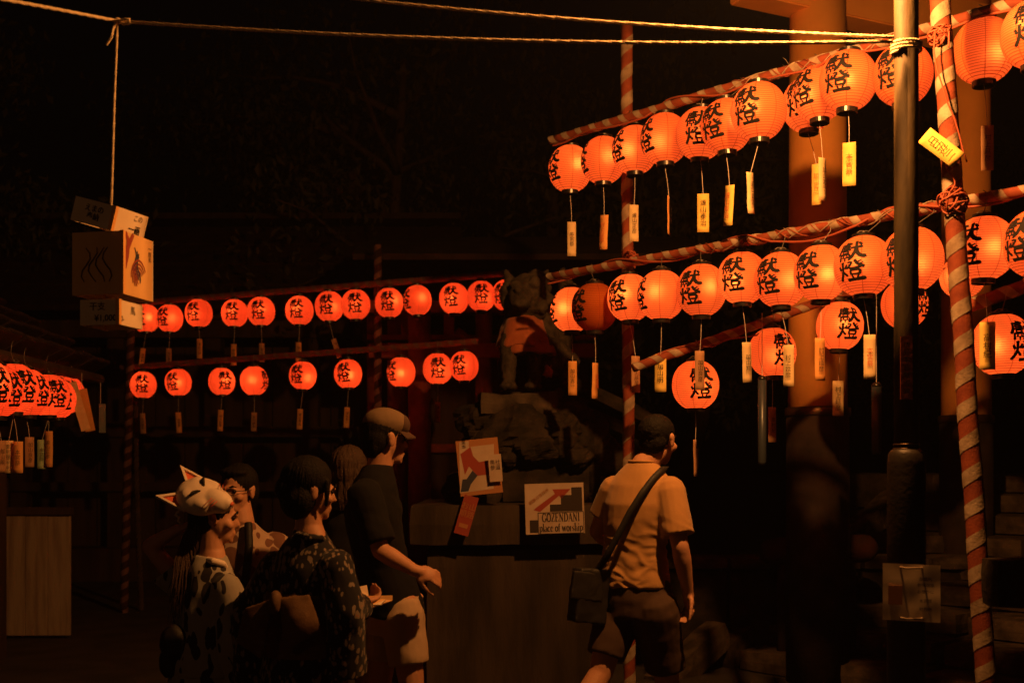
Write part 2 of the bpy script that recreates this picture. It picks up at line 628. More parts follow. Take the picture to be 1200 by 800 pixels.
b1a, b1b = at(645, 165, 7.15), at(1236, -10, 4.88)
b2a, b2b = at(643, 325, 7.15), at(1236, 217, 4.88)
bar('r1', 'upper right striped bar that slopes up past the lamp post', b1a, b1b, .025, 11)
bar('r2', 'long striped bar of the second right row with tangled cord', b2a, b2b, .025, 12)
b3a, b3b = at(742, 431, 6.45), at(1140, 292, 6.9)
bar('r3', 'low striped bar sloping behind the lanterns over the steps', b3a, b3b, .025, 13)
b4a, b4b = at(1114, 366, 5.45), at(1290, 304, 5.2)
bar('r4', 'short dark striped bar with a pale sawn end tied to the leaning pole', b4a, b4b, .032, 14)
f1a, f1b = at(150, 356, 11.9), at(597, 320, 10.3)
bar('f1', 'upper far bar dim red above the small lanterns', f1a, f1b, .030, 15)
f2a, f2b = at(142, 431, 11.9), at(560, 400, 10.4)
bar('f2', 'lower far bar dim red between the two small lantern rows', f2a, f2b, .028, 16)


def cable(label, key, seed, amp=.035, sag=.05, r=.006, side=-1):
    p, q = bars[key]
    L = (q - p).length
    t = (q - p).normalized()
    pts = []
    n = int(L / .02)
    for i in range(n + 1):
        s = i / n
        x = s * L
        a = noise.noise(V((x * 3.1, seed, 0))) * amp
        up = -abs(math.sin(x * 5.2 + seed)) * sag * (.4 + .6 * abs(noise.noise(V((x * 1.7, seed, 3))))) - .02
        wind = 7 * x + seed
        c = p + t * x
        if noise.noise(V((x * 1.3, seed, 7))) > .02:
            o = V((-t.y, t.x, 0)) * math.cos(wind) * .034 + V((0, 0, 1)) * math.sin(wind) * .034
        else:
            o = V((-t.y, t.x, 0)) * (a + .03 * side) + V((0, 0, up))
        pts.append(c + o)
    sm = []
    for i in range(len(pts)):
        w_ = pts[max(0, i - 3):i + 4]
        sm.append(sum(w_, V((0, 0, 0))) / len(w_))
    m = MB().tube(sm, r, 6)
    return tag(m.build('electric_cable', M['cable'], None, True), label, 'cable', 'cables wound along the lantern bars')


cable('brown cable wound round the upper right striped bar', 'r1', 1.3)
cable('brown cable drooping in loops under the second right striped bar', 'r2', 4.2, sag=.075)
cable('thin brown cable hanging under the low sloping striped bar', 'r3', 6.4, sag=.07, r=.004)
# extra cord / plastic twine lashed round the bars near the lamp post
for key, s0, s1, lab, sd in (('r1', .45, .80, 'pale and red twine lashed in coils round the upper right bar', 2), ('r2', .38, .83, 'tangled pale twine twisted round the second bar near the lamp post', 5)):
    p, q = bars[key]
    t = (q - p).normalized()
    a, b = frame_of(t)
    L = (q - p).length
    root = thing('twine', lab, 'twine', p.lerp(q, s0), 'twine lashed round the bars')
    for j in range(4):
        pts = []
        for i in range(160):
            x = (s0 + (s1 - s0) * i / 159) * L
            th = x * (16 + 5 * j) * (1 if j % 2 else -1) + j * 1.7 + 2 * noise.noise(V((x * 2, j, sd)))
            rr = .0275 + .003 * noise.noise(V((x * 9, j, sd)))
            pts.append(p + t * x + (a * math.cos(th) + b * math.sin(th)) * rr)
        MB().tube(pts, .0034, 5).build('strand', M['white_tape'] if j % 2 == 0 else M['red_tape'], root, True)
# lashings where bars cross the poles
for lab, c, rr in (('knotted cord binding the second bar to the leaning pole', at(1117, 236, 4.84), .062), ('dark cord knot where the upper bar crosses the leaning pole', at(1101, 42, 4.84), .05),
                   ('small cord lashing where the second bar meets the far pole', at(739, 303, 6.95), .05), ('cord lashing where the upper bar meets the far pole', at(738, 139, 6.93), .045)):
    root = thing('cord_lashing', lab, 'cord', c, 'cords binding bars to poles')
    for j in range(3):
        pts = []
        e = Euler((random.uniform(-1, 1), random.uniform(-1, 1), random.uniform(0, 3)))
        for i in range(70):
            th = i / 69 * 2 * PI * 3
            pts.append(c + (e.to_matrix() @ V((math.cos(th), math.sin(th), .5 * math.sin(th * 1.31 + j)))) * rr * (.85 + .25 * noise.noise(V((th, j, c.x)))))
        MB().tube(pts, .0045, 5).build('loop', M['cable'], root, True)
    pts = [c + V((-.03 + .02 * math.sin(i * .5), -.045, .03 + .012 * i)) for i in range(12)] if 'second bar to the leaning' in lab else [c + V((.02, -.05, -.01 * i)) for i in range(8)]
    MB().tube(pts, .004, 5).build('loose_end', M['cable'], root, True)
# thin loose cable running down the leaning pole
pts = [at(x, y, 4.79) for x, y in ((1096, 36), (1094, 60), (1098, 82), (1104, 100), (1109, 118), (1118, 138), (1124, 158), (1128, 175), (1133, 190))]
tag(MB().tube(pts, .0035, 6).build('loose_wire', M['cable'], None, True), 'thin loose wire trailing down the front of the leaning striped pole', 'wire')

# ------------------------------------------------------------------ lanterns
RL, HL = .135, .272


def lr(z):
    """radius of the paper at height z"""
    q = min(abs(z) / .1455, 1)
    return RL * max(0, 1 - q ** 2.1) ** (1 / 2.05)


def lantern_mesh(m):
    prof = []
    n = 52
    for i in range(n + 1):
        z = -HL / 2 + HL * i / n
        prof.append((lr(z) + (.0009 if i % 2 else -.0009), z))
    return MB().lathe(prof, 40, caps=False).mesh('paper_shade', m, True)


SHADE = {k: lantern_mesh(M[k]) for k in ('paper', 'paper_far', 'paper_dim')}


def seam_mesh(m):
    mb = MB()
    for s in range(8):
        th = 2 * PI * (s + .5) / 8
        vs, fs = [], []
        n = 24
        for i in range(n + 1):
            z = -HL / 2 + HL * i / n
            for sg in (-1, 1):
                a = th + sg * .0016 / max(lr(z), .04)
                vs.append(((lr(z) + .0016) * math.cos(a), (lr(z) + .0016) * math.sin(a), z))
        for i in range(n):
            fs.append((2 * i, 2 * i + 1, 2 * i + 3, 2 * i + 2))
        mb.add(vs, fs)
    me = mb.mesh('paper_seam', m, True)
    return me


def hoop_mesh(m):
    mb = MB()
    for h in range(1, 26):          # the bamboo hoops under the paper show as thin darker lines
        z = -HL / 2 + HL * h / 26
        vs, fs = [], []
        for k in range(40):
            a = 2 * PI * k / 40
            for dz in (-.0011, .0011):
                q_ = lr(z + dz) + .0013
                vs.append((q_ * math.cos(a), q_ * math.sin(a), z + dz))
        for k in range(40):
            j = (k + 1) % 40
            fs.append((2 * k, 2 * j, 2 * j + 1, 2 * k + 1))
        mb.add(vs, fs)
    return mb.mesh('hoops', m, True)


SEAM = seam_mesh(M['seam'])
HOOP = {'paper': hoop_mesh(M['hoop']), 'paper_far': hoop_mesh(M['hoop_far']), 'paper_dim': hoop_mesh(M['hoop_dim'])}
rend = lr(HL / 2)
TOP = MB().lathe([(rend - .010, HL / 2 - .006), (rend + .001, HL / 2 - .006), (rend + .002, HL / 2 + .014), (rend - .006, HL / 2 + .016), (rend - .012, HL / 2 + .002)], 28).mesh('upper_ring', M['lacquer'], False)
BOT = MB().lathe([(rend - .008, -HL / 2 - .004), (rend - .006, -HL / 2 - .024), (rend + .000, -HL / 2 - .022), (rend + .001, -HL / 2 + .006), (rend - .006, -HL / 2 + .006)], 28).mesh('lower_ring', M['lacquer'], False)

# brush strokes of the two characters: (points, width), y up, each character in a unit square
XIAN = [([(.27, 1.0), (.27, .9)], .05), ([(.27, .95), (.44, .965)], .04), ([(.05, .855), (.30, .875), (.53, .90)], .055), ([(.08, .87), (.07, .58), (0, .34)], .06),
        ([(.18, .80), (.17, .65)], .045), ([(.17, .80), (.45, .815), (.45, .65)], .045), ([(.18, .73), (.45, .735)], .036), ([(.17, .655), (.46, .665)], .04),
        ([(.10, .565), (.30, .575), (.52, .59)], .05), ([(.18, .50), (.18, .40)], .04), ([(.18, .50), (.43, .51), (.43, .40)], .04), ([(.18, .405), (.43, .41)], .035),
        ([(.10, .33), (.09, .02)], .05), ([(.10, .33), (.49, .345), (.50, .05), (.45, .04)], .05), ([(.23, .28), (.20, .19)], .04), ([(.37, .28), (.40, .19)], .04), ([(.16, .165), (.45, .17)], .036), ([(.3, .17), (.3, .0)], .04),
        ([(.74, 1.02), (.75, .75), (.70, .45), (.62, .25), (.50, .10)], .075), ([(.53, .665), (.75, .69), (.99, .715)], .07), ([(.74, .62), (.80, .38), (.89, .24), (1.0, .18), (1.10, .20)], .095), ([(.86, .95), (.98, .83)], .07)]
DENG = [([(.04, .74), (.10, .56)], .06), ([(.38, .80), (.30, .62)], .055), ([(.20, .94), (.20, .52), (.13, .26), (-.01, .06)], .065), ([(.21, .46), (.28, .34), (.36, .25)], .06),
        ([(.42, .91), (.60, .92), (.52, .76), (.38, .60)], .052), ([(.46, .81), (.53, .75)], .04), ([(.70, 1.0), (.80, .80), (1.04, .66)], .075), ([(.92, .97), (.79, .87)], .045), ([(1.0, .86), (.87, .78)], .045),
        ([(.48, .60), (.70, .61), (.90, .63)], .06), ([(.51, .50), (.53, .29)], .055), ([(.51, .50), (.90, .515), (.87, .29)], .06), ([(.53, .30), (.86, .31)], .05), ([(.56, .24), (.61, .12)], .05), ([(.83, .25), (.78, .12)], .05),
        ([(.36, .035), (.60, .05), (.85, .065), (1.10, .10)], .085)]


def stroke(pts, wd, seed):
    """a brush stroke as a ribbon: returns list of (left, right) 2-D points"""
    P = [V((x, y, 0)) for x, y in pts]
    seg = []
    for i in range(len(P) - 1):
        k = max(2, int((P[i + 1] - P[i]).length / .045))
        for j in range(k):
            seg.append(P[i].lerp(P[i + 1], j / k))
    seg.append(P[-1])
    for _ in range(2):
        seg = [seg[0]] + [(seg[i - 1] + seg[i] * 2 + seg[i + 1]) / 4 for i in range(1, len(seg) - 1)] + [seg[-1]]
    n = len(seg)
    out = []
    for i, p in enumerate(seg):
        t = (seg[min(i + 1, n - 1)] - seg[max(i - 1, 0)]).normalized()
        s = i / (n - 1)
        wv = wd * (.80 + .35 * s * s + .30 * math.exp(-(s / .12) ** 2)) * (1 + .22 * noise.noise(V((i * .8, seed, 0))))
        if i in (0, n - 1):
            wv *= .62
        nr = V((-t.y, t.x, 0))
        out.append((p + nr * wv / 2 + V((0, 0, 0)), p - nr * wv / 2))
    t0 = (seg[1] - seg[0]).normalized() * wd * .25
    t1 = (seg[-1] - seg[-2]).normalized() * wd * .3
    out[0] = (out[0][0] - t0, out[0][1] - t0 * .4)
    out[-1] = (out[-1][0] + t1 * .5, out[-1][1] + t1)
    return out


def kanji_mesh():
    mb = MB()
    k = 0
    cw, ch = .120, .090
    for strokes, z0 in ((XIAN, .006), (DENG, -.084)):
        for pts, wd in strokes:
            k += 1
            vs, fs = [], []
            st = stroke(pts, wd * 2.1, k)
            for a, b in st:
                for q in (a, b):
                    x = (q.x - .52) * cw
                    z = z0 + q.y * ch
                    th = x / RL
                    rr = lr(z) + .0022 + .00004 * k
                    vs.append((rr * math.sin(th), -rr * math.cos(th), z))
            for i in range(len(st) - 1):
                fs.append((2 * i, 2 * i + 1, 2 * i + 3, 2 * i + 2))
            mb.add(vs, fs)
    return mb.mesh('lettering', M['ink'], True)


KANJI = kanji_mesh()
lit_power = 1.15
lan = []        # placed lanterns: dict(key, pos, ...)


def ray_bar(key, px):
    """where the sight line of picture column px meets the upright plane through a bar"""
    p, q = bars[key]
    k = (px - 600) / F
    d = q - p
    s = (k * p.y - p.x) / (d.x - k * d.y)
    return p + d * s


ROWS = {
    'r1': [(668, 198, -60, 0), (707, 188, -78, 0), (744, 176, -60, 0), (779, 163, -60, 0), (821, 157, -10, .08), (851, 148, -38, -.03), (889, 131, -30, .13), (947, 123, -25, -.22), (960, 110, -45, -.05), (994, 95, -25, .10), (1058, 88, -28, 0), (1153, 60, 160, -.02), (1212, 40, -8, 0)],
    'r2': [(670, 363, -80, 0), (697, 360, -55, .05), (738, 349, -40, 0), (775, 346, -72, 0), (822, 340, -30, .05), (870, 326, -26, 0), (915, 328, -34, 0), (962, 320, -36, 0), (1012, 312, -26, .02), (1069, 304, -26, .03), (1153, 291, -36, .05), (1216, 285, -40, 0)],
    'r3': [(815, 451, 15, 0), (905, 413, 33, 0), (984, 382, 24, 0), (1060, 357, 60, 0), (1128, 322, 150, 0)],
    'r4': [(1174, 404, 45, 0)],
    'f1': [(171, 373, -35, 0), (199, 373, -38, 0), (233, 367, -30, 0), (275, 367, -15, 0), (306, 365, -15, 0), (351, 364, -16, 0), (386, 359, -15, 0), (417, 357, -5, 0), (456, 355, -8, 0), (489, 352, -62, 0), (532, 350, -15, 0), (564, 347, 0, 0), (594, 346, -28, 0)],
    'f2': [(168, 451, -8, 0), (209, 448, -32, 0), (260, 447, 15, 0), (298, 446, 62, 0), (355, 440, -32, 0), (408, 438, -22, 0), (470, 436, -52, 0), (513, 432, 0, 0), (544, 429, -25, 0)],
}
ROWNAME = {'r1': 'top right row', 'r2': 'second right row', 'r3': 'low sloping row', 'r4': 'short right bar', 'f1': 'upper far row', 'f2': 'lower far row', 'lc': 'left eave row'}
ORD = ['first', 'second', 'third', 'fourth', 'fifth', 'sixth', 'seventh', 'eighth', 'ninth', 'tenth', 'eleventh', 'twelfth', 'thirteenth']
for key, row in ROWS.items():
    for i, (px, py, ang, off) in enumerate(row):
        c = ray_bar(key, px)
        Y = c.y - off
        lan.append(dict(key=key, i=i, n=len(row), px=px, py=py, ang=ang, Y=Y, s=random.uniform(.97, 1.03)))
for i, (px, py, Y, ang) in enumerate([(-20, 452, 5.8, 35), (-4, 458, 6.15, 40), (16, 455, 6.5, 30), (31, 460, 6.85, 38), (57, 463, 7.7, 26), (66, 467, 8.1, 20), (77, 462, 8.5, 12)]):
    lan.append(dict(key='lc', i=i, n=7, px=px, py=py, ang=ang, Y=Y, s=1.0))
for _ in range(80):         # keep neighbours from cutting into each other: ease them apart along their sight lines
    for a in range(len(lan)):
        for b in range(a + 1, len(lan)):
            A, B = lan[a], lan[b]
            if A['key'] != B['key'] and not (A['key'] in 'r1r2r3r4' and B['key'] in 'r1r2r3r4'):
                continue
            pa, pb = at(A['px'], A['py'], A['Y']), at(B['px'], B['py'], B['Y'])
            need = .136 * (A['s'] + B['s'])
            if (pa - pb).length < need:
                d = .006 if A['Y'] > B['Y'] else -.006
                A['Y'] += d
                B['Y'] -= d


def lantern(L):
    key, i = L['key'], L['i']
    pos = at(L['px'], L['py'], L['Y'])
    L['pos'] = pos
    far = key in ('f1', 'f2', 'lc')
    kind = 'paper_far' if far else 'paper'
    dim = key == 'r2' and i == 1
    if dim:
        kind = 'paper_dim'
    a = L['ang']
    how = 'lettering left' if a < -20 else ('blank front' if a > 100 else ('lettering right' if a > 20 else 'lettering in front'))
    place = ORD[i] + ' from the left' if key not in ('r4', 'lc') else (ORD[i] + ' from the front' if key == 'lc' else 'only one')
    size = 'small red' if key in ('f1', 'f2') else ('red' if key == 'lc' else 'orange')
    lab = f"{'unlit dull' if dim else 'glowing'} {size} lantern, {how}, {place} in {ROWNAME[key]}"
    if key == 'r4':
        lab = 'glowing orange paper lantern alone on the short bar behind the leaning pole'
    # yaw: letters point to camera direction turned by ang
    view = math.atan2(pos.x, pos.y)            # sight line angle from +Y
    yaw = R(a) - view
    root = thing('paper_lantern', lab, 'lantern', pos, {'r': 'large lanterns in the right rows', 'f': 'small lanterns in the far rows', 'l': 'lanterns under the left eave'}[key[0]])
    root.rotation_euler = (R(random.uniform(-2, 2)), R(random.uniform(-2.5, 2.5)), yaw)
    root.scale = (L['s'],) * 3
    shade = link('paper_shade', SHADE[kind], root, (0, 0, 0))
    for nm, me in (('upper_ring', TOP), ('lower_ring', BOT)):
        link(nm, me, root, (0, 0, 0))
    for nm, me in (('paper_seam', SEAM), ('hoops', HOOP[kind]), ('lettering', KANJI)):
        link(nm, me, shade, (0, 0, 0))
    if not dim:
        ld = BULB
        o = bpy.data.objects.new('bulb', ld)
        COL.objects.link(o)
        o.parent = root
        o.location = (random.uniform(-.05, .05), random.uniform(-.05, .05), random.uniform(-.02, .035))
    # hanger
    top = pos + V((0, 0, HL / 2 * L['s']))
    if key in bars:
        p, q = bars[key]
        d = (q - p)
        s = ((top - p).dot(V((d.x, d.y, 0)))) / (d.x * d.x + d.y * d.y)
        hk = p + d * min(max(s, 0), 1)
    else:
        hk = top + V((0, 0, .10))
    if hk.z < top.z + .02:
        hk.z = top.z + .02
    m = MB().tube([hk + V((0, -.005, .034)), hk + V((.005, -.034, .015)), hk + V((0, -.036, -.03)) if hk.z - top.z > .08 else hk.lerp(top, .4), top.lerp(hk, .2), top + V((0, 0, .004))], .0022, 6)
    m.tube([top + V((-.040, 0, .014)), top + V((-.018, 0, .03)), top + V((.018, 0, .03)), top + V((.040, 0, .014))], .002, 5)
    m.cap(top + V((0, 0, .0)), .008, top + V((0, 0, .022)), .008, 8)
    m.build('hanger', M['wire'], root, True)
    return root


BULB = bpy.data.lights.new('bulb', 'POINT')
BULB.energy = lit_power
BULB.color = (1.0, .44, .20)
BULB.shadow_soft_size = .03
for L in lan:
    lantern(L)

# ------------------------------------------------------------------ name tags under the lanterns
NAMES = ['加山吉一', '加山明', '遠山泰治', '遠山正彦', '村上延彦', '高村紀', '本宮祭', '加山良彦', '玄村勝利']


def find(key, px):
    return min((l for l in lan if l['key'] == key), key=lambda l: abs(l['px'] - px))


def name_tag(key, px, top, bot, label, col='tag', ink='ink_soft', txt=None, yaw=0, roll=0, wide=.054, string=True, L=None, Y=None):
    L = L or find(key, px)
    Y = Y or L['Y'] - .012
    c = at(px, (top + bot) / 2, Y)
    h = (bot - top) / F * Y
    ct = at(px, top, Y)
    root = thing('name_tag', label, 'paper tag', ct, 'paper name tags hanging under the lanterns')
    root.rotation_euler = (0, R(roll), R(yaw) - math.atan2(c.x, c.y))
    m = MB()
    n = 8
    sd = random.uniform(0, 50)
    for sgn in (0, 1):
        pass
    vs, fs = [], []
    for i in range(n + 1):
        z = -h * i / n
        bend = noise.noise(V((i * .25, sd, 0))) * .010 * i / n
        for x in (-wide / 2, 0, wide / 2):
            vs.append((x, bend + abs(x) * .08, z))
    k = len(vs)
    vs += [(x, y + .0012, z) for x, y, z in vs]
    for i in range(n):
        for j in range(2):
            a = i * 3 + j
            fs.append((a, a + 3, a + 4, a + 1))
            fs.append((k + a, k + a + 1, k + a + 4, k + a + 3))
        fs.append((i * 3, k + i * 3, k + i * 3 + 3, i * 3 + 3))
        fs.append((i * 3 + 2, i * 3 + 5, k + i * 3 + 5, k + i * 3 + 2))
    fs += [(0, 1, k + 1, k), (1, 2, k + 2, k + 1), (n * 3, k + n * 3, k + n * 3 + 1, n * 3 + 1), (n * 3 + 1, k + n * 3 + 1, k + n * 3 + 2, n * 3 + 2)]
    m.add(vs, fs)
    strip = link('strip', m.mesh('strip', M[col], True), root, (0, 0, 0))
    t = txt or random.choice(NAMES)
    tm = vtext(t, round(min(h / (len(t) + .6), wide * .56), 3), ink, .0)
    link('lettering', tm, strip, (0, -.0125, -h / 2 - .004), (R(90), 0, 0))
    if string:
        lb = L['pos'] - V((0, 0, HL / 2 * L['s'] + .016)) if 'pos' in L else at(px, top - 20, Y)
        MB().tube([ct + V((0, 0, -.012)), ct.lerp(lb, .5) + V((.002, 0, 0)), lb, lb + V((0, 0, .02))], .0016, 5).build('string', M['string'], root)
    return root


T = name_tag
T('r1', 670, 260, 300, 'dull ochre tag under the leftmost lantern of the top right row', 'tag', yaw=8)
T('r1', 708, 252, 292, 'orange paper tag below the second lantern of the top right row', 'tag_o', 'ink_red', yaw=-25, roll=3)
T('r1', 743, 240, 283, 'pale tag hanging in front of the upright far striped pole', 'tag', 'ink', '遠山正彦', yaw=15)
T('r1', 784, 230, 275, 'paper tag seen edge on below the fourth lantern of the top right row', 'tag_o', yaw=78)
T('r1', 824, 227, 272, 'bright yellow tag with four brushed characters left of centre top row', 'tag_y', 'ink', '遠山泰治', yaw=6, wide=.064)
T('r1', 855, 217, 264, 'warm yellow tag turned slightly away below the sixth top row lantern', 'tag_y', 'ink_red', yaw=-38, roll=4, wide=.06)
T('r1', 879, 202, 250, 'narrow tag turned sideways below the large seventh top row lantern', 'tag', 'ink', '遠山泰治', yaw=52, roll=-4)
T('r1', 957, 192, 240, 'yellow tag half hidden behind a greyer tag before the big vermilion pillar', 'tag_y', 'ink_red', yaw=-15, L=find('r1', 947))
T('r1', 964, 185, 235, 'greyish tag overlapping a yellow one before the big vermilion pillar', 'tag', yaw=48, L=find('r1', 960))
T('r1', 995, 167, 218, 'brightest yellow tag under the lantern beside the ropes, red characters', 'tag_y', 'ink_red', '本宮祭', yaw=-4, wide=.062)
T('r1', 1157, 147, 200, 'dark brown tag in shade under the upper right blank lantern', 'tag_b', yaw=10)
T('r1', 1083, 158, 208, 'cream tag blown aslant against the leaning striped pole', 'tag_y', 'ink', '日辺一', yaw=0, roll=-48, wide=.075, string=False, L=find('r1', 1058), Y=4.78)
T('r2', 671, 423, 463, 'orange tag with brushed name, leftmost under the second right row', 'tag_o', 'ink', '加山吉一', yaw=4)
T('r2', 698, 425, 467, 'narrow orange tag under the unlit dull lantern', 'tag_o', 'ink_red', yaw=50)
T('r2', 745, 417, 460, 'greyish tag over the striped pole above the man in the tan shirt', 'tag_b', yaw=25)
T('r2', 774, 415, 459, 'bright orange tag with a three character name near the man in the tan shirt', 'tag_y', 'ink', '加山明', yaw=-3, wide=.064)
T('r2', 820, 411, 457, 'brown tag hanging before the lowest lantern of the sloping row', 'tag_b', 'ink', '加山良彦', yaw=20)
T('r2', 875, 401, 448, 'ochre tag just left of the second low row lantern', 'tag', 'ink', '加山翔', yaw=30, roll=-2)
T('r2', 924, 404, 453, 'pale grey tag covering part of the second low row lantern', 'tag', yaw=-10)
T('r2', 961, 396, 446, 'brownish orange tag in front of the big pillar at mid height', 'tag_o', yaw=28)
T('r2', 1019, 392, 444, 'ochre tag left of the lamp post with faint red characters', 'tag', 'ink_red', '本宮祭', yaw=5)
T('r3', 982, 446, 487, 'whitish tag with black name beside the pillar base, low sloping row', 'tag', 'ink', '村上延彦', yaw=4, wide=.062)
T('r3', 905, 477, 518, 'dark reddish tag hanging below the second low row lantern', 'tag_b', yaw=35)
T('r3', 815, 515, 558, 'dim tag in shade below the lowest sloping row lantern', 'tag_b', yaw=70)
T('r2', 1157, 377, 433, 'large yellow tag with black name right of the leaning pole', 'tag_y', 'ink', '高村紀', yaw=2, wide=.066)
far_tags = [(168, 408, 430, 'tag_o', 20, 6), (198, 408, 430, 'tag_b', 10, 0), (234, 397, 420, 'tag_o', 0, 0), (274, 403, 428, 'tag_o', -4, 0), (307, 402, 424, 'tag_b', 8, 0), (350, 401, 424, 'tag_o', 0, 0), (391, 397, 420, 'tag_b', 25, -20)]
for j, (px, t0, t1, c, y, rl) in enumerate(far_tags):
    T('f1', px, t0, t1, f'small dim tag below the {ORD[j]} lantern of the upper far row', c, 'ink', yaw=y, roll=rl)
low_tags = [(167, 484, 508, 'tag_b'), (209, 483, 507, 'tag_o'), (259, 480, 505, 'tag_o'), (298, 483, 505, 'tag_b'), (352, 479, 503, 'tag_o'), (407, 477, 501, 'tag_o'), (513, 471, 495, 'tag_b')]
for j, (px, t0, t1, c) in enumerate(low_tags):
    T('f2', px, t0, t1, f'small dim tag below the {ORD[j] if j < 6 else "eighth"} lantern of the lower far row', c, 'ink', yaw=random.uniform(-15, 15), roll=random.uniform(-5, 5))
for px, t0, t1, c, y, lab, tx in ((2, 516, 553, 'tag_b', 30, 'dark brown tag at the left edge under the eave row', '加山明'), (10, 516, 554, 'tag', 0, 'pale tag with five brushed characters under the eave row', '玄村勝利村'), (21, 517, 554, 'tag_o', -8, 'plain orange tag beside the pale one under the eave row', '本宮祭'),
                                  (35, 512, 547, 'tag_b', 20, 'brown tag in the middle under the eave row', '加山良彦'), (49, 515, 549, 'tag_g', 5, 'pale green tag under the eave row', '本宮祭'), (57, 505, 547, 'tag_o', -20, 'orange red tag behind the green one under the eave row', '遠山正彦')):
    T('lc', px, t0, t1, lab, c, 'ink_soft', tx, yaw=y)

# ------------------------------------------------------------------ two straw ropes tied round the lamp post
LP = at(1062, 548, 4.3)       # lamp post foot
px_rope = at(1046, 49, 4.25)


def twisted(pts, r, strands=3, pitch=.03):
    mb = MB()
    P = [V(p) for p in pts]
    out = [P[0]]
    for i in range(len(P) - 1):
        L_ = (P[i + 1] - P[i]).length
        k = max(1, int(L_ / .012))
        for j in range(1, k + 1):
            out.append(P[i].lerp(P[i + 1], j / k))
    s = 0
    for q in range(strands):
        path = []
        s = 0
        for i, p in enumerate(out):
            if i:
                s += (out[i] - out[i - 1]).length
            t = (out[min(i + 1, len(out) - 1)] - out[max(i - 1, 0)]).normalized()
            a, b = frame_of(t)
            th = s / pitch * 2 * PI + q * 2 * PI / strands
            path.append(p + (a * math.cos(th) + b * math.sin(th)) * r * .55)
        mb.tube(path, r * .6, 5)
    return mb


def sag(p, q, d, n=20):
    return [p.lerp(q, i / n) + V((0, 0, -d * 4 * (i / n) * (1 - i / n))) for i in range(n + 1)]


kn = at(138, 25, 4.5)
r1 = thing('straw_rope', 'lower straw rope running from the lamp post to the knot above the hanging boards', 'rope', px_rope, 'ropes tied to the lamp post')
twisted(sag(px_rope, kn, .035), .0075).build('rope_line', M['rope'], r1, True)
twisted([kn, at(60, 10, 4.1), at(-60, -12, 3.6)], .007).build('rope_line', M['rope'], r1, True)
wr = []
for i in range(90):
    th = i / 89 * 2 * PI * 3.2 + 2.6
    wr.append(V((LP.x + math.cos(th) * .053, 4.3 + math.sin(th) * .053, px_rope.z + .015 - .00045 * i + .004 * math.sin(th))))
twisted(wr, .006).build('wrapping', M['rope'], r1, True)
r2 = thing('straw_rope', 'upper straw rope slanting up to the left out of view', 'rope', px_rope + V((0, 0, .01)), 'ropes tied to the lamp post')
twisted(sag(px_rope + V((0, -.012, .012)), at(300, -15, 4.9), .03), .0075).build('rope_line', M['rope'], r2, True)
# vertical cord with bow above the hanging boards
rv = thing('hanging_rope', 'straight pale thin rope with a bow knot holding up the paper boards', 'rope', kn)
twisted([kn, at(134, 120, 4.46), at(130, 262, 4.42)], .0055).build('cord_line', M['rope'], rv, True)
twisted([kn, at(146, 23, 4.45), at(152, 23, 4.45), at(153, 28, 4.45), at(146, 29, 4.46), kn], .006).build('bow', M['rope'], rv, True)
twisted([kn + V((0, -.01, 0)), at(132, 36, 4.48), at(131, 44, 4.48), at(125, 53, 4.48)], .006).build('loose_end', M['rope'], rv, True)
MB().ell(kn, (.014, .014, .014)).build('knot', M['rope'], rv, True)


# ------------------------------------------------------------------ hanging paper board boxes
def sign_box(label, c, half, hgt, yaw, roll, front, extra):
    root = thing('hanging_box_sign', label, 'sign', c, 'box signs hanging on the cord')
    root.rotation_euler = (0, R(roll), R(yaw))
    w2 = half
    panels = []
    for k in range(4):
        a = k * PI / 2
        m = MB().box((math.sin(a) * (w2 - .004), -math.cos(a) * (w2 - .004), 0), (2 * w2 - .012 if k % 2 else 2 * w2, .006, hgt), a)
        o = link('panel', m.mesh('panel', M[front if k in (0, 1) else 'card']), root, (0, 0, 0))
        panels.append(o)
    for k, sg in ((0, 1), (2, 1)):
        a = k * PI / 2
        p_ = Matrix.Rotation(a, 3, 'Z') @ V((w2 - .004, -w2 + .0, 0))
        link('corner_tape', MB().box(p_, (.016, .016, hgt * 1.004), a).mesh('corner_tape', M['tag_o']), root, (0, 0, 0))
    for k, me, x, z in extra:
        a = k * PI / 2
        off = V((math.cos(a) * x + math.sin(a) * (w2 + .0008), math.sin(a) * x - math.cos(a) * (w2 + .0008), z))
        o = link('print', me, panels[k], off)
        o.rotation_euler = (R(90), 0, a)
    return root


def ink_lines(paths, wd, m, name='print'):
    """flat brush lines in the xy plane (metres)"""
    mb = MB()
    for q, p in enumerate(paths):
        st = []
        P = [V((x, y, 0)) for x, y in p]
        n = len(P)
        for i in range(n):
            t = (P[min(i + 1, n - 1)] - P[max(i - 1, 0)]).normalized()
            ww = wd * (.5 + .8 * math.sin(PI * (i + .4) / (n + .2)))
            nr = V((-t.y, t.x, 0)) * ww / 2
            st += [P[i] + nr + V((0, 0, q * 2e-5)), P[i] - nr + V((0, 0, q * 2e-5))]
        mb.add(st, [(2 * i, 2 * i + 1, 2 * i + 3, 2 * i + 2) for i in range(n - 1)])
    return mb.mesh(name, m)


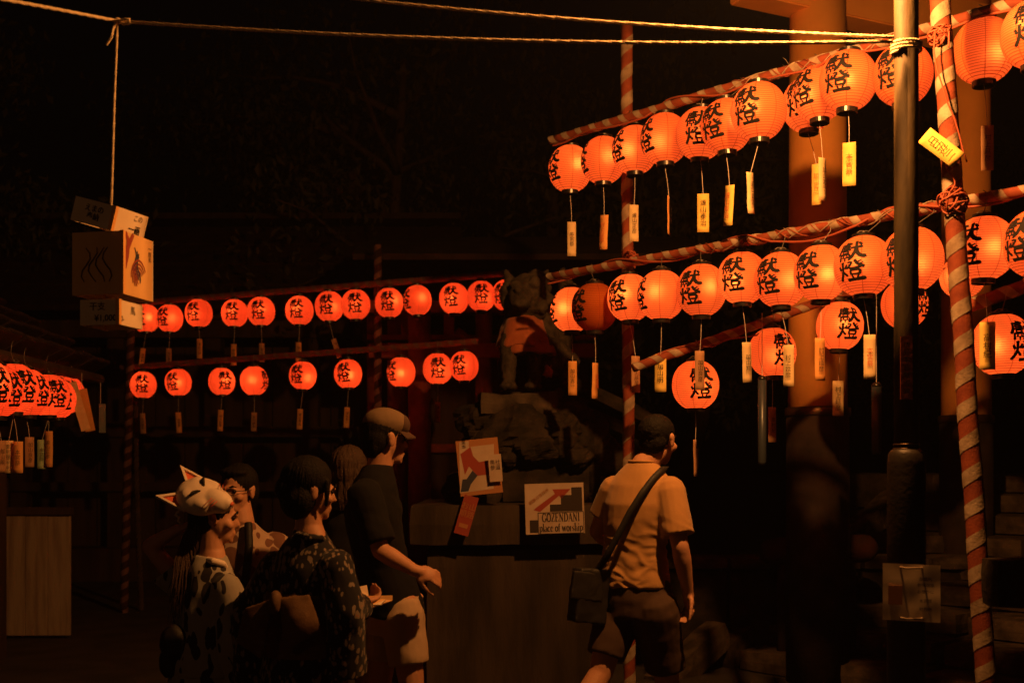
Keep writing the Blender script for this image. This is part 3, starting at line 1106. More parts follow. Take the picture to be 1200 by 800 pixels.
sw = []
for k in range(5):
    sw.append([((.012 + .011 * k) * math.cos(.5 + i * .33) * 1.0 - .01, (.016 + .013 * k) * math.sin(.5 + i * .33) * 1.1 - .05) for i in range(13 - k)])
swirl = ink_lines(sw, .006, M['sign_red'])
bl = [[(-.03 + .01 * k + .012 * math.sin(i * .9 + k), .07 - .017 * i - .01 * k) for i in range(7)] for k in range(4)]
blue_marks = ink_lines(bl, .007, M['sign_blue'])
tassel = ink_lines([[(-.095, .118), (-.075, .085), (-.085, .03), (-.1, -.02)], [(-.04, .118), (-.075, .07), (-.105, .02)]], .02, M['sign_red'])
shade_marks = ink_lines([[(-.05 + .03 * k + .02 * math.sin(i + k), .06 - .022 * i) for i in range(7)] for k in range(4)], .0045, M['ink_soft'])
cy = 4.45
yawb = 31.0
sign_box('middle hanging box with swirling ink picture and red stroke, widest of the three', at(133, 314, cy), .109, .24, -12, 0, 'wood_sign',
         [(1, swirl, .01, 0), (1, blue_marks, .0, 0), (1, tassel, .0, 0), (0, shade_marks, 0, 0), (1, text_mesh('一\n龍\n昇', .022, M['ink_soft'], 0, 1.0), .082, .06)])
sign_box('lowest hanging box of plain card with a price in ink', at(131, 369, cy), .084, .098, -12, 0, 'card',
         [(0, text_mesh('干支', .034, M['ink_soft'], .0003), -.01, .02), (0, text_mesh('¥1,000', .034, M['ink'], .0004), .025, -.024), (1, text_mesh('馬', .036, M['ink']), .012, .012), (1, text_mesh('0-', .03, M['ink']), -.062, -.026)])
sign_box('top hanging box tilted to one side with brushed writing', at(129, 256, cy), .098, .094, -18, 16, 'card',
         [(0, text_mesh('えまの\n奉納', .03, M['ink'], .0004), .0, .0), (1, text_mesh('この', .028, M['ink_soft']), .04, .024), (1, text_mesh('一画', .036, M['ink'], .0006), .03, -.022)])

# ------------------------------------------------------------------ lamp post with sign, name plate and flood lamp
post = thing('lamp_post', 'ochre painted lamp post in front of the lanterns with dark lower sleeve', 'post', (LP.x, 4.3, 0))
zc = at(0, 527, 4.3).z
MB().lathe([(.0455, zc - .02), (.0455, 2.05), (.0448, 2.06), (.0445, 5.2)], 28, (LP.x, 4.3, 0)).build('upper_tube', M['pole'], post, True)
MB().lathe([(.072, 0), (.070, zc - .05), (.066, zc - .015), (.055, zc), (.046, zc + .004)], 28, (LP.x, 4.3, 0)).build('lower_sleeve', M['pole_dark'], post, True)
MB().lathe([(.110, 0), (.110, .03), (.08, .05), (.073, .05)], 28, (LP.x, 4.3, 0)).build('base_flange', M['pole_dark'], post)
np_ = at(1062, 431, 4.25)
MB().box(np_, (.044, .006, .235)).build('name_plate', M['vermilion_old'], post)
link('lettering', vtext('伏見本宮献燈会', .028, 'ink_soft'), post, np_ - post.location + V((0, -.004, 0)), (R(90), 0, 0))
for z in (zc + .02, zc + .004):
    MB().lathe([(.0475, z - .003), (.049, z), (.0475, z + .003)], 24, (LP.x, 4.3, 0)).build('clip_ring', M['band'], post, True)
# flood lamp on a short arm, out of the top of the picture
arm = MB().tube([V((LP.x, 4.3, LAMP.z + .30)), V((LP.x - .2, 4.22, LAMP.z + .30)), V((LAMP.x, LAMP.y, LAMP.z + .27)), V((LAMP.x, LAMP.y, LAMP.z + .14))], .014, 10)
arm.build('lamp_arm', M['lamp_body'], post, True)
MB().lathe([(.03, .16), (.06, .15), (.10, .08), (.12, .06), (.118, .055), (.09, .07), (.02, .13)], 24, LAMP).build('lamp_shade', M['lamp_body'], post, True)
ld = bpy.data.lights.new('flood_lamp', 'POINT')
ld.energy = 370
ld.color = (1.0, .37, .085)
ld.shadow_soft_size = .045
lo = bpy.data.objects.new('flood_lamp', ld)
COL.objects.link(lo)
lo.location = LAMP
# notice strapped to the post
nt_c = at(1068, 694, 4.2)
notice = thing('strapped_notice', 'creased brown paper notice strapped to the lower lamp post', 'notice', nt_c)
m = MB()
vs, fs = [], []
wN, hN = .192, .21
for i in range(13):
    for j in range(9):
        x = (i / 12 - .5) * wN
        z = (j / 8 - .5) * hN
        yy = -.30 * x + .0022 * noise.noise(V((x * 16, z * 16, 2)))
        vs.append(nt_c + V((x, yy, z - .02 * x)))
for i in range(12):
    for j in range(8):
        a = i * 9 + j
        fs.append((a, a + 9, a + 10, a + 1))
m.add(vs, fs)
m.add([p + V((0, .0012, 0)) for p in vs], [tuple(reversed(f)) for f in fs])
m.build('sheet', M['card'], notice, True)
for z in (hN / 2 - .012, -hN / 2 + .012):
    pts = [V((LP.x + math.cos(a) * .082, 4.3 + math.sin(a) * .082, nt_c.z + z)) for a in [R(d) for d in range(0, 361, 15)]]
    pts = [nt_c + V((-.028, -.024, z)), nt_c + V((0, -.026, z)), nt_c + V((.028, -.024, z)), V((LP.x + .075, 4.3, nt_c.z + z)), V((LP.x, 4.38, nt_c.z + z)), V((LP.x - .075, 4.3, nt_c.z + z)), nt_c + V((-.028, -.024, z))]
    MB().tube(pts, .0035, 6).build('strap', M['white_tape'], notice, True)
MB().box(nt_c + V((-.055, .0135, -.01)), (.05, .002, .07), rot=Matrix.Rotation(-.291, 3, 'Z')).build('picture', M['sign_org'], notice)
for i, (s, z) in enumerate((('御案内', .05), ('参拝順路', .028), ('お静かに', .004), ('本宮祭', -.03), ('社務所', -.06))):
    link('lettering', text_mesh(s, .015, M['ink_soft']), notice, V((.046, -.0175, z)), (R(90), 0, -.291))


# ------------------------------------------------------------------ torii gates on the right
def torii(label, px, Y, r, ztop, axis):
    c = at(px, 548, Y)
    root = thing('torii_gate', label, 'torii', (c.x, Y, 0), 'large vermilion torii over the steps')
    ax = V(axis).normalized()
    zb = at(0, 478, 8).z
    for k in (0, 1):
        b = V((c.x, Y, 0)) + ax * (3.4 * k)
        MB().lathe([(r * 1.02, zb), (r, 2.6), (r * .95, ztop)], 40, b).build('pillar', M['vermilion'], root, True)
        MB().lathe([(r * 1.08, 0), (r * 1.08, zb - .06)], 40, b).build('black_sleeve', M['dark_base'], root, True)
        MB().lathe([(r * 1.11, zb - .06), (r * 1.13, zb - .05), (r * 1.13, zb - .005), (r * 1.10, zb + .002), (r * 1.02, zb + .004)], 40, b).build('collar_band', M['band'], root, True)
    rot = math.atan2(ax.y, ax.x)
    zt = at(0, 20, Y).z
    mid = V((c.x, Y, 0)) + ax * 1.7
    MB().box(mid + V((0, 0, zt + .16)), (4.75, .22, .32), rot).build('tie_beam', M['vermilion'], root, bevel=.01)
    MB().box(mid + V((0, 0, ztop + .13)), (5.6, .34, .26), rot).build('lintel', M['vermilion'], root, bevel=.01)
    MB().box(mid + V((0, 0, ztop + .33)), (6.0, .42, .14), rot).build('top_rail', M['dark_base'], root, bevel=.01)
    return root


torii('big vermilion torii whose thick pillar stands behind the right lanterns', 958, 8.0, .20, 5.6, (.90, .43, 0))
torii('second vermilion torii further back at the right behind the leaning pole', 1132, 9.2, .19, 6.1, (.90, .43, 0))

# ------------------------------------------------------------------ stone steps, retaining wall, fence on the right
u = V((.73, .684, 0)).normalized()
vv = V((-.684, .73, 0)).normalized()
S0 = V((2.29, 9.09, 0)) - u * .9
steps = thing('stone_stairs', 'worn stone steps climbing to the right behind the lamp post', 'stairs', S0)
ang = math.atan2(u.y, u.x)
for i in range(9):
    for k in range(3):
        Ls = (1.35, 1.1, 1.5)[k]
        off = (-.72, -2.0, -3.33)[k]
        c = S0 + u * (.36 * i + .42) + vv * off + V((0, 0, .16 * i + .08))
        rough_block(MB(), c, (.84, Ls - .012, .158), ang, i * 3 + k, .16, .006).build('step_stone', M['stone'], steps)
kerb = thing('stone_kerb', 'sloping stone kerb along the left side of the steps', 'kerb', S0)
for i in range(5):
    p0 = S0 + u * (-.75 + .75 * i) + vv * .1
    zz = .10 + .333 * max(0, i - .6) * .98
    c = p0 + u * .37 + V((0, 0, zz))
    tilt = Matrix.Rotation(ang, 3, 'Z') @ Matrix.Rotation(-math.atan2(.16, .36), 3, 'Y')
    b = MB()
    rough_block(b, (0, 0, 0), (.82, .2, .22), 0, 40 + i, .14, .006)
    b.v = [tilt @ p + c for p in b.v]
    b.build('kerb_stone', M['stone'], kerb)
wallr = thing('stone_retaining_wall', 'dark retaining wall of squared stones behind the steps', 'wall', at(1120, 650, 9.7))
zr = [0, .42, .78, 1.13, 1.46]
for r_ in range(4):
    x = 2.75 + (r_ % 2) * .3
    k = 0
    while x < 7.6:
        wl = random.uniform(.55, .95)
        hh = zr[r_ + 1] - zr[r_]
        rough_block(MB(), (x + wl / 2, 10.6 + .25 * (x - 3) * .0, zr[r_] + hh / 2), (wl - .014, .5, hh - .014), 0, int(x * 10) + r_, .16, .012).build('stone', M['stone_d'], wallr)
        x += wl
wl2 = thing('low_stone_wall', 'low dark stone wall running behind the man in the tan shirt', 'wall', at(870, 665, 8.6))
x = 1.15
for k in range(5):
    wl = (.5, .55, .46, .52, .5)[k]
    rough_block(MB(), (x + wl / 2, 8.85, .36), (wl - .012, .36, .72), 0, 70 + k, .13, .01).build('stone', M['stone_d'], wl2)
    rough_block(MB(), (x + wl / 2, 8.85, .72 + .055), (wl - .008, .46, .10), 0, 80 + k, .13, .006).build('coping_stone', M['stone'], wl2)
    x += wl
rail = thing('vermilion_rail', 'dull red rounded rail end low beside the steps', 'rail', at(960, 645, 7.9))
ra, rb_ = at(905, 646, 8.4), at(1012, 642, 8.1)
MB().cap(ra, .10, rb_, .10, 16).build('log', M['wood_red'], rail, True)
for q in (ra.lerp(rb_, .12), ra.lerp(rb_, .85)):
    MB().lathe([(.045, 0), (.042, q.z - .05)], 14, (q.x, q.y, 0)).build('post', M['dark_base'], rail, True)
fence = thing('stone_fence', 'rough stone rail and posts at the right edge in front of the leaning pole', 'fence', at(1180, 700, 4.45))
zt_ = at(0, 651, 4.45).z
zb_ = at(0, 712, 4.45).z
rough_block(MB(), (at(1156, 0, 4.45).x + .55, 4.45, (zt_ + zb_) / 2), (1.1, .17, zt_ - zb_), 0, 91, .06, .006).build('rail_stone', M['stone_d'], fence)
for k in range(2):
    rough_block(MB(), (at(1196, 0, 4.5).x + .12 + k * .6, 4.47, zb_ / 2), (.17, .17, zb_ - .004), 0, 95 + k, .08, .008).build('post_stone', M['stone_d'], fence)
# hanging metal tubes
for label, px, y0, y1, Y, r_ in (('slim blue grey metal tube hanging below the second low row lantern', 893, 444, 545, 6.2, .023), ('dark shiny tube hanging left of the lamp post', 1027, 452, 532, 6.3, .026)):
    c0, c1 = at(px, y0, Y), at(px, y1, Y)
    root = thing('hanging_tube', label, 'tube', c0, 'metal tubes hanging by the low row')
    MB().tube([c1, c1 + V((0, 0, .02)), c0], [r_ * .7, r_, r_], 16).build('tube', M['pipe'], root, True)
    MB().ell(c0, (r_ * 1.05, r_ * 1.05, r_ * .8)).build('end_cap', M['lacquer'], root, True)
    hb = ray_bar('r3', px)
    MB().tube([c0 + V((0, 0, .01)), V((c0.x, c0.y, hb.z)), hb + V((0, 0, .03))], .002, 5).build('cord', M['string'], root)

# ------------------------------------------------------------------ guardian statue and its pedestal
SX, SY = at(618, 0, 8.0).x, 8.0
ped = thing('stone_pedestal', 'stepped stone pedestal carrying the guardian statue', 'pedestal', (SX, SY, 0))


def pz(y, Y=8.0):
    return at(0, y, Y).z


def pbox(name, x0, x1, y0, y1, Y, depth, seed, m='stone_d', parent=ped, amp=.012):
    a, b = at(x0, y1, Y), at(x1, y0, Y)
    return rough_block(MB(), ((a.x + b.x) / 2, Y + depth / 2, (a.z + b.z) / 2), (b.x - a.x - .004, depth, b.z - a.z - .003), 0, seed, .12, amp).build(name, M[m], parent)


pbox('base_stone', 498, 714, 641, 826, 7.42, 1.5, 1, 'stone_base', amp=.008)
pbox('slab_stone', 478, 722, 590, 640, 7.32, 1.7, 3, 'stone_base', amp=.010)
pbox('block_stone', 586, 692, 529, 590, 7.62, 1.1, 5, amp=.016)


def rock(name, x, y, Y, rad, seed, m='stone_d', parent=ped):
    mb = MB()
    mb.ell(at(x, y, Y), rad, Matrix.Rotation(seed * 1.3, 3, 'Z'), 26, 18)
    c = at(x, y, Y)
    o_ = V((seed * 7.1, seed * 3.3, seed))
    mb.v = [c + (p - c) * (1 + .42 * noise.noise((p - c).normalized() * 1.7 + o_) + .24 * (.4 - abs(noise.noise((p - c).normalized() * 4 + o_))) + .05 * noise.noise((p - c) * 40 + o_)) for p in mb.v]
    return mb.build(name, M[m], parent, False)


for k, (x, y, Y, rd) in enumerate(((560, 575, 7.75, (.16, .2, .17)), (546, 585, 7.62, (.10, .14, .09)), (576, 520, 7.85, (.17, .25, .16)), (612, 507, 7.72, (.20, .26, .17)), (655, 512, 7.78, (.17, .25, .16)), (628, 527, 7.62, (.15, .16, .09)), (690, 522, 7.85, (.17, .25, .17)),
                                   (568, 492, 7.85, (.12, .2, .12)), (664, 490, 7.9, (.14, .22, .14)), (592, 535, 7.66, (.10, .12, .09)), (706, 552, 7.8, (.14, .22, .2)), (672, 533, 7.64, (.13, .15, .09)))):
    rock('mound_rock', x, y, Y, rd, k + 1)
pbox('top_stone', 560, 656, 458, 486, 7.68, .72, 15, 'stone', amp=.03)
pbox('core_stone', 560, 676, 486, 530, 7.85, .6, 16, 'stone_d', amp=.03)
# two long sloping stones behind (dark roof-like ledges right of the statue)
led = thing('stone_ledge', 'dark sloping stone ledge right of the pedestal', 'ledge', at(700, 480, 8.6))
for k, (p, q) in enumerate((((655, 445), (760, 490)), ((640, 470), (738, 505)))):
    a, b = at(*p, 8.7), at(*q, 8.5)
    d = b - a
    bb = MB()
    rough_block(bb, (0, 0, 0), (d.length, .4, .11), 0, 33 + k, .12, .012)
    mm = Matrix.Rotation(math.atan2(-d.z, d.x), 3, 'Y')
    bb.v = [mm @ p_ + (a + b) / 2 for p_ in bb.v]
    bb.build('ledge_stone', M['stone_d'], led)
a = at(700, 548, 8.8)
rough_block(MB(), (a.x, 8.85, .95), (.75, .3, 1.9), 0, 39, .16, .02).build('backing_stone', M['stone_d'], led)

st = thing('guardian_statue', 'weathered stone guardian beast sitting on the pedestal with a red bib', 'statue', (SX, SY, pz(456)))
s = MB()


def sp(px, py, dy=0.0):
    return at(px, py, 7.95 + dy)


# seated beast facing left of the camera: haunches, chest, forelegs, maned head, raised tail
s.ell(sp(640, 425, .22), (.20, .24, .20))
s.ell(sp(628, 400, .08), (.17, .19, .24), Matrix.Rotation(R(18), 3, 'X'))
s.ell(sp(612, 385, -.05), (.14, .15, .19))
for sx, dy in ((-16, -.16), (14, -.14)):
    s.cap(sp(612 + sx, 400, dy), .062, sp(612 + sx, 448, dy - .02), .048)
    s.ell(sp(611 + sx, 453, dy - .05), (.062, .085, .036))
for sx in (-26, 44):
    s.cap(sp(622 + sx, 425, .12), .085, sp(622 + sx, 450, .0), .06)
    s.ell(sp(622 + sx, 453, -.03), (.06, .11, .035))
hd = sp(618, 346, -.12)
s.ell(hd, (.15, .15, .15))
s.ell(hd + V((-.05, -.13, -.03)), (.085, .09, .07))
s.ell(hd + V((-.05, -.15, -.085)), (.07, .07, .035))
s.ell(hd + V((-.06, -.21, .0)), (.035, .03, .025))
for sx in (-.085, .0):
    s.ell(hd + V((sx - .005, -.125, .055)), (.036, .03, .026))
for k in range(26):           # curls of the mane
    a_ = random.uniform(-2.6, 1.2)
    e_ = random.uniform(-.9, 1.2)
    d_ = V((math.cos(a_) * math.cos(e_), math.sin(a_) * .5 * math.cos(e_) + .35, math.sin(e_)))
    s.ell(hd + d_.normalized() * .15, (.045, .045, .045), n=10, m=8)
for sx in (-.12, .11):
    s.cap(hd + V((sx, 0, .09)), .045, hd + V((sx * 1.25, .02, .17)), .015)
s.cap(sp(655, 420, .35), .07, sp(668, 360, .42), .10)
s.cap(sp(668, 360, .42), .10, sp(660, 318, .38), .03)
remesh(s, 'body', M['statue'], .012, 2, lambda c, n: .007 * noise.noise(c * 28) + .004 * noise.noise(c * 60), st)
bib = MB()
secs = []
for q, (py, wd, dp) in enumerate(((368, .09, .10), (376, .135, .15), (390, .16, .18), (402, .175, .195), (408, .18, .20))):
    secs.append((sp(613, py, -.06), (1, 0, 0), (0, 1, 0), wd, dp))
bib.loft(secs, 40)
bibo = remesh(bib, 'bib', M['bib'], .010, 2, lambda c, n: .012 * math.sin(math.atan2(c.y - SY, c.x - SX) * 11 + c.z * 5) * max(0, min(1, (pz(366) - c.z) * 4)) + .008 * noise.noise(c * 14), st)
hem = MB()
hem.loft([(sp(617, 405, -.05), (1, 0, 0), (0, 1, 0), .182, .195), (sp(619, 416, -.05), (1, 0, 0), (0, 1, 0), .192, .205)], 40)
remesh(hem, 'bib_border', M['bib'], .010, 1, lambda c, n: .008 * math.sin(math.atan2(c.y - SY, c.x - SX) * 9), st)
rib = MB().cap(sp(646, 428, -.22), .004, sp(641, 441, -.22), .012)
rib.tube([sp(640, 428, -.21), sp(643, 434, -.22), sp(641, 441, -.22)], [.01, .03, .035], 8)
rib.build('bib_tassel', M['bib'], st, True)


# ------------------------------------------------------------------ signs leaning on the pedestal
def panel_axes(tl, tr, bl, Y):
    """sign plane from three of its corners"""
    o = at(*tl, Y)
    return o, at(*tr, Y) - o, at(*bl, Y) - o


def sign_thing(name, label, tl, tr, bl, Y, lean, thick, m, cat='sign'):
    o, ex, ey = panel_axes(tl, tr, bl, Y)
    W_, H_ = ex.length, ey.length
    root = thing(name, label, cat, o + ex / 2 + ey / 2)
    roll = -math.atan2(ex.z, ex.x)
    root.rotation_euler = (R(lean), roll, 0)
    sh = (ey.x * math.cos(-roll) * -1) if False else 0
    link('board', MB().box((0, thick / 2, 0), (W_, thick, H_)).mesh('board', M[m]), root, (0, 0, 0))
    return root, W_, H_


def flat(root, nm, poly, m, layer=1):
    mb = MB().add([(x, -.0012 * layer, z) for x, z in poly], [tuple(range(len(poly)))])
    return link(nm, mb.mesh(nm, M[m]), root, (0, 0, 0))


SERIF = {  # stroke letters with serifs: (thick strokes, thin strokes), 0..1 high, width last
    'G': ([[(.42, .98), (.2, .9), (.08, .65), (.08, .35), (.2, .1), (.42, .02)], [(.7, .38), (.7, .1)]], [[(.42, .98), (.6, .92), (.7, .75)], [(.42, .02), (.6, .06), (.7, .12)], [(.55, .38), (.82, .38)], [(.7, .95), (.7, .7)]], .85),
    'O': ([[(.4, .98), (.18, .88), (.08, .6), (.08, .4), (.18, .12), (.4, .02)], [(.4, .98), (.62, .88), (.72, .6), (.72, .4), (.62, .12), (.4, .02)]], [], .82),
    'Z': ([[(.6, .97), (.1, .03)]], [[(.1, .8), (.12, .97), (.62, .97)], [(.08, .03), (.62, .03), (.66, .22)]], .72),
    'E': ([[(.18, .98), (.18, .02)]], [[(.05, .98), (.58, .98), (.6, .78)], [(.05, .02), (.6, .02), (.64, .24)], [(.18, .52), (.46, .52)], [(.46, .62), (.46, .42)]], .7),
    'N': ([[(.18, .98), (.7, .02)]], [[(.18, .98), (.18, .02)], [(.7, .98), (.7, .02)], [(.03, .98), (.24, .98)], [(.04, .02), (.32, .02)], [(.56, .98), (.86, .98)]], .9),
    'D': ([[(.18, .98), (.18, .02)], [(.42, .97), (.62, .85), (.72, .6), (.72, .4), (.62, .15), (.42, .03)]], [[(.04, .98), (.42, .98)], [(.04, .02), (.42, .02)]], .82),
    'A': ([[(.38, .98), (.7, .02)]], [[(.38, .98), (.1, .02)], [(.2, .36), (.56, .36)], [(0, .02), (.22, .02)], [(.56, .02), (.84, .02)]], .82),
    'I': ([[(.2, .98), (.2, .02)]], [[(.05, .98), (.35, .98)], [(.05, .02), (.35, .02)]], .4),
    'p': ([[(.16, .62), (.16, -.3)], [(.38, .64), (.54, .5), (.54, .2), (.38, .02)]], [[(.02, .6), (.16, .62)], [(.16, .5), (.38, .64)], [(.16, .12), (.38, .02)], [(.02, -.3), (.3, -.3)]], .66),
    'l': ([[(.16, 1.0), (.16, .02)]], [[(.02, .98), (.16, 1.0)], [(.02, .02), (.3, .02)]], .33),
    'a': ([[(.46, .5), (.46, .1), (.56, .03)], [(.1, .3), (.06, .12), (.2, .02)]], [[(.1, .55), (.26, .65), (.44, .58), (.46, .5)], [(.46, .4), (.1, .3)], [(.2, .02), (.46, .16)]], .6),
    'c': ([[(.32, .64), (.12, .5), (.08, .3), (.14, .1), (.32, .02)]], [[(.32, .64), (.5, .52)], [(.32, .02), (.52, .14)]], .58),
    'e': ([[(.32, .64), (.12, .5), (.08, .3), (.14, .1), (.32, .02)]], [[(.32, .64), (.5, .54), (.52, .38), (.1, .38)], [(.32, .02), (.52, .14)]], .6),
    'o': ([[(.3, .64), (.1, .5), (.08, .3), (.12, .12), (.3, .02)], [(.3, .64), (.5, .5), (.54, .33), (.48, .12), (.3, .02)]], [], .62),
    'f': ([[(.18, .02), (.18, .8), (.28, .97)]], [[(.28, .97), (.42, .92)], [(.02, .62), (.38, .62)], [(.04, .02), (.34, .02)]], .42),
    'w': ([[(.12, .62), (.28, .02)], [(.46, .62), (.62, .02)]], [[(.28, .02), (.44, .6)], [(.62, .02), (.78, .62)], [(0, .62), (.24, .62)], [(.68, .62), (.88, .62)]], .9),
    'r': ([[(.16, .62), (.16, .02)]], [[(.02, .6), (.16, .62)], [(.16, .42), (.28, .62), (.4, .58)], [(.02, .02), (.32, .02)]], .44),
    's': ([[(.12, .52), (.2, .38), (.36, .28), (.44, .14)]], [[(.44, .52), (.28, .65), (.12, .52)], [(.44, .14), (.26, .01), (.08, .12)]], .52),
    'h': ([[(.16, 1.0), (.16, .02)], [(.5, .46), (.5, .02)]], [[(.02, .98), (.16, 1.0)], [(.16, .46), (.34, .64), (.5, .46)], [(.04, .02), (.28, .02)], [(.38, .02), (.62, .02)]], .68),
    'i': ([[(.16, .62), (.16, .02)], [(.16, .92), (.16, .82)]], [[(.02, .6), (.16, .62)], [(.02, .02), (.3, .02)]], .34),
    ' ': ([], [], .3),
}


def serif_text(s_, size, width, m):
    mb = MB()
    tot = sum(SERIF[c][2] for c in s_)
    k = width / tot
    x = -width / 2
    z = 0
    for c in s_:
        th, tn, wd = SERIF[c]
        for paths, ww in ((th, .13), (tn, .055)):
            for p in paths:
                P = [V((x + a_ * k, (b_ - .5) * size, 0)) for a_, b_ in p]
                vs = []
                z += 1e-6
                for i in range(len(P)):
                    t = (P[min(i + 1, len(P) - 1)] - P[max(i - 1, 0)]).normalized()
                    nr = V((-t.y, t.x, 0)) * ww * size / 2
                    vs += [P[i] + nr + V((0, 0, z)), P[i] - nr + V((0, 0, z))]
                mb.add(vs, [(2 * i, 2 * i + 1, 2 * i + 3, 2 * i + 2) for i in range(len(P) - 1)])
        x += wd * k
    return mb.mesh('lettering', m)


gz, GW, GH = sign_thing('direction_sign', 'white sign with red arrow over black steps and the words place of worship', (613, 567), (682, 565), (618, 626), 7.22, -4, .008, 'print_paper')


def G(u_, v_):      # sign coordinates 0..1 from top left
    return ((u_ - .5) * GW, (.5 - v_) * GH)


flat(gz, 'print', [G(.14, .52), G(.20, .46), G(.51, .21), G(.47, .12), G(.78, .12), G(.62, .31), G(.58, .25), G(.25, .56), G(.22, .55)], 'sign_red', 1)
flat(gz, 'print', [G(.42, .56), G(.42, .42), G(.61, .42), G(.61, .24), G(.79, .24), G(.79, .09), G(.97, .09), G(.97, .56)], 'sign_blk', 1)
flat(gz, 'print', [G(.07, .72), G(.07, .97), G(.22, .97), G(.22, .72)], 'sign_blk', 1)
for a_, b_ in ((G(.21, .575), G(.985, .565)), (G(.21, .985), G(.985, .985))):
    flat(gz, 'frame_line', [a_, b_, (b_[0], b_[1] - .004), (a_[0], a_[1] - .004)], 'sign_blk', 2)
for a_ in (G(.21, .575), G(.98, .575)):
    flat(gz, 'frame_line', [a_, (a_[0] + .004, a_[1]), (a_[0] + .004, a_[1] - GH * .41), (a_[0], a_[1] - GH * .41)], 'sign_blk', 3)
o = link('lettering', serif_text('GOZENDANI', .054, GW * .64, M['sign_blk']), gz, V((GW * .10, -.003, -GH * .175)), (R(90), 0, 0))
o = link('lettering', serif_text('place of worship', .052, GW * .74, M['sign_blk']), gz, V((GW * .10, -.003, -GH * .375)), (R(90), 0, 0))
o = link('lettering', text_mesh('御膳谷奉拝所', .026, M['sign_org']), gz, V((-GW * .26, -.003, GH * .24)), (R(90), R(-36), 0))
MB().cap((0, 0, 0), .004, (0, -.003, 0), .004, 8)

ar, AW, AH = sign_thing('arrow_sign', 'tilted board with a bent red arrow and a dark arrow left of the pedestal', (541, 517), (590, 510), (533, 583), 7.30, -12, .012, 'sign_org')
ar.rotation_euler = (R(-12), R(-6), 0)


def A(u_, v_):
    return ((u_ - .5) * AW + (.5 - v_) * .03, (.5 - v_) * AH)


flat(ar, 'paper', [A(.03, .02), A(.26, .02), A(.26, .13), A(.86, .12), A(.84, .92), A(.04, .94)], 'print_paper', 1)
flat(ar, 'print', [A(.06, .24), A(.30, .13), A(.36, .30), A(.50, .42), A(.80, .40), A(.80, .66), A(.46, .66), A(.26, .48), A(.16, .62)], 'sign_red', 2)
flat(ar, 'print', [A(.06, .92), A(.10, .70), A(.20, .70), A(.34, .56), A(.46, .66), A(.30, .80), A(.24, .92)], 'sign_blue', 3)
link('lettering', text_mesh('至\n本', .03, M['ink']), ar, V(((A(.14, .1)[0]), -.004, A(.1, .08)[1])), (R(90), 0, 0))
pp, PW, PH = sign_thing('paper_slip', 'small pale paper slip pinned over the right edge of the arrow board', (574, 533), (589, 531), (572, 565), 7.24, -6, .003, 'print_paper', 'paper')
pp.rotation_euler = (R(-6), R(-4), R(3))
link('lettering', text_mesh('奥社\n参道', .034, M['ink_soft']), pp, V((0, -.003, PH * .1)), (R(90), 0, 0))
rs, RW, RH = sign_thing('red_strip_notice', 'slanted red strip notice hanging under the arrow board', (546, 583), (563, 580), (530, 627), 7.25, -6, .003, 'sign_red', 'notice')
rs.rotation_euler = (R(-6), R(16), 0)
link('lettering', text_mesh('お山\n順路', .05, M['sign_org']), rs, V((0, -.003, RH * .12)), (R(90), 0, 0))
flat(rs, 'print', [(-RW * .3, -RH * .22), (RW * .3, -RH * .22), (RW * .3, -RH * .32), (-RW * .3, -RH * .32)], 'sign_org', 2)

tr_ = thing('thick_rope', 'thick dark twisted rope hanging beside the far left striped pole', 'rope', at(157, 440, 11.6))
twisted([at(159, 470, 12.0), at(160, 560, 12.0), at(163, 640, 11.98), at(166, 715, 11.95)], .026, 3, .20).build('strands', M['bark'], tr_, True)
# ------------------------------------------------------------------ vermilion shrine gate behind the far lanterns
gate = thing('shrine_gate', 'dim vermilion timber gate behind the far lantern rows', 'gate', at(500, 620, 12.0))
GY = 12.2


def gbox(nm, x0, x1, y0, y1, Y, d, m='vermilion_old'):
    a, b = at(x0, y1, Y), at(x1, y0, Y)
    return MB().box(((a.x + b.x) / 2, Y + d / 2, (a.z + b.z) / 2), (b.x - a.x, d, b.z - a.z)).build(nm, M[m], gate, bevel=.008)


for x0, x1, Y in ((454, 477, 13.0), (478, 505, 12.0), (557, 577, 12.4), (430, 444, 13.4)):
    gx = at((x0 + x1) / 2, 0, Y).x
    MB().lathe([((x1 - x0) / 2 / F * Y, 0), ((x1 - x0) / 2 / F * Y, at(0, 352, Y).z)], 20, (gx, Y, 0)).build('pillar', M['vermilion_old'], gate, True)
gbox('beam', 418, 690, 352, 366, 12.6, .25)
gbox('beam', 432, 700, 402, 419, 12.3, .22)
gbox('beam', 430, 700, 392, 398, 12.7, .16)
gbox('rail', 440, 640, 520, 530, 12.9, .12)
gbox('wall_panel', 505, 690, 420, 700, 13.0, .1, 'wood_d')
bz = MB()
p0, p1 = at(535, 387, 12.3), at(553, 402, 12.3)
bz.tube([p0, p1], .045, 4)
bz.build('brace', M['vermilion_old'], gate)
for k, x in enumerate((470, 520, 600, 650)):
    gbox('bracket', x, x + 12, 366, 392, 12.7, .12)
# dark roof over the gate
rf = MB()
y0r, y1r = 11.4, 14.6
za, zb2 = at(0, 343, 12.6).z, at(0, 300, 12.6).z
for i in range(10):
    yy = 11.6 + i * .32
    zz = za + (zb2 - za) * (1 - abs(i - 4.5) / 4.5)
    MB().box((.2, yy, zz + .25), (3.6, .36, .06), rot=Matrix.Rotation(R(22 if i < 5 else -22), 3, 'X')).build('roof_course', M['dark_base'], gate)

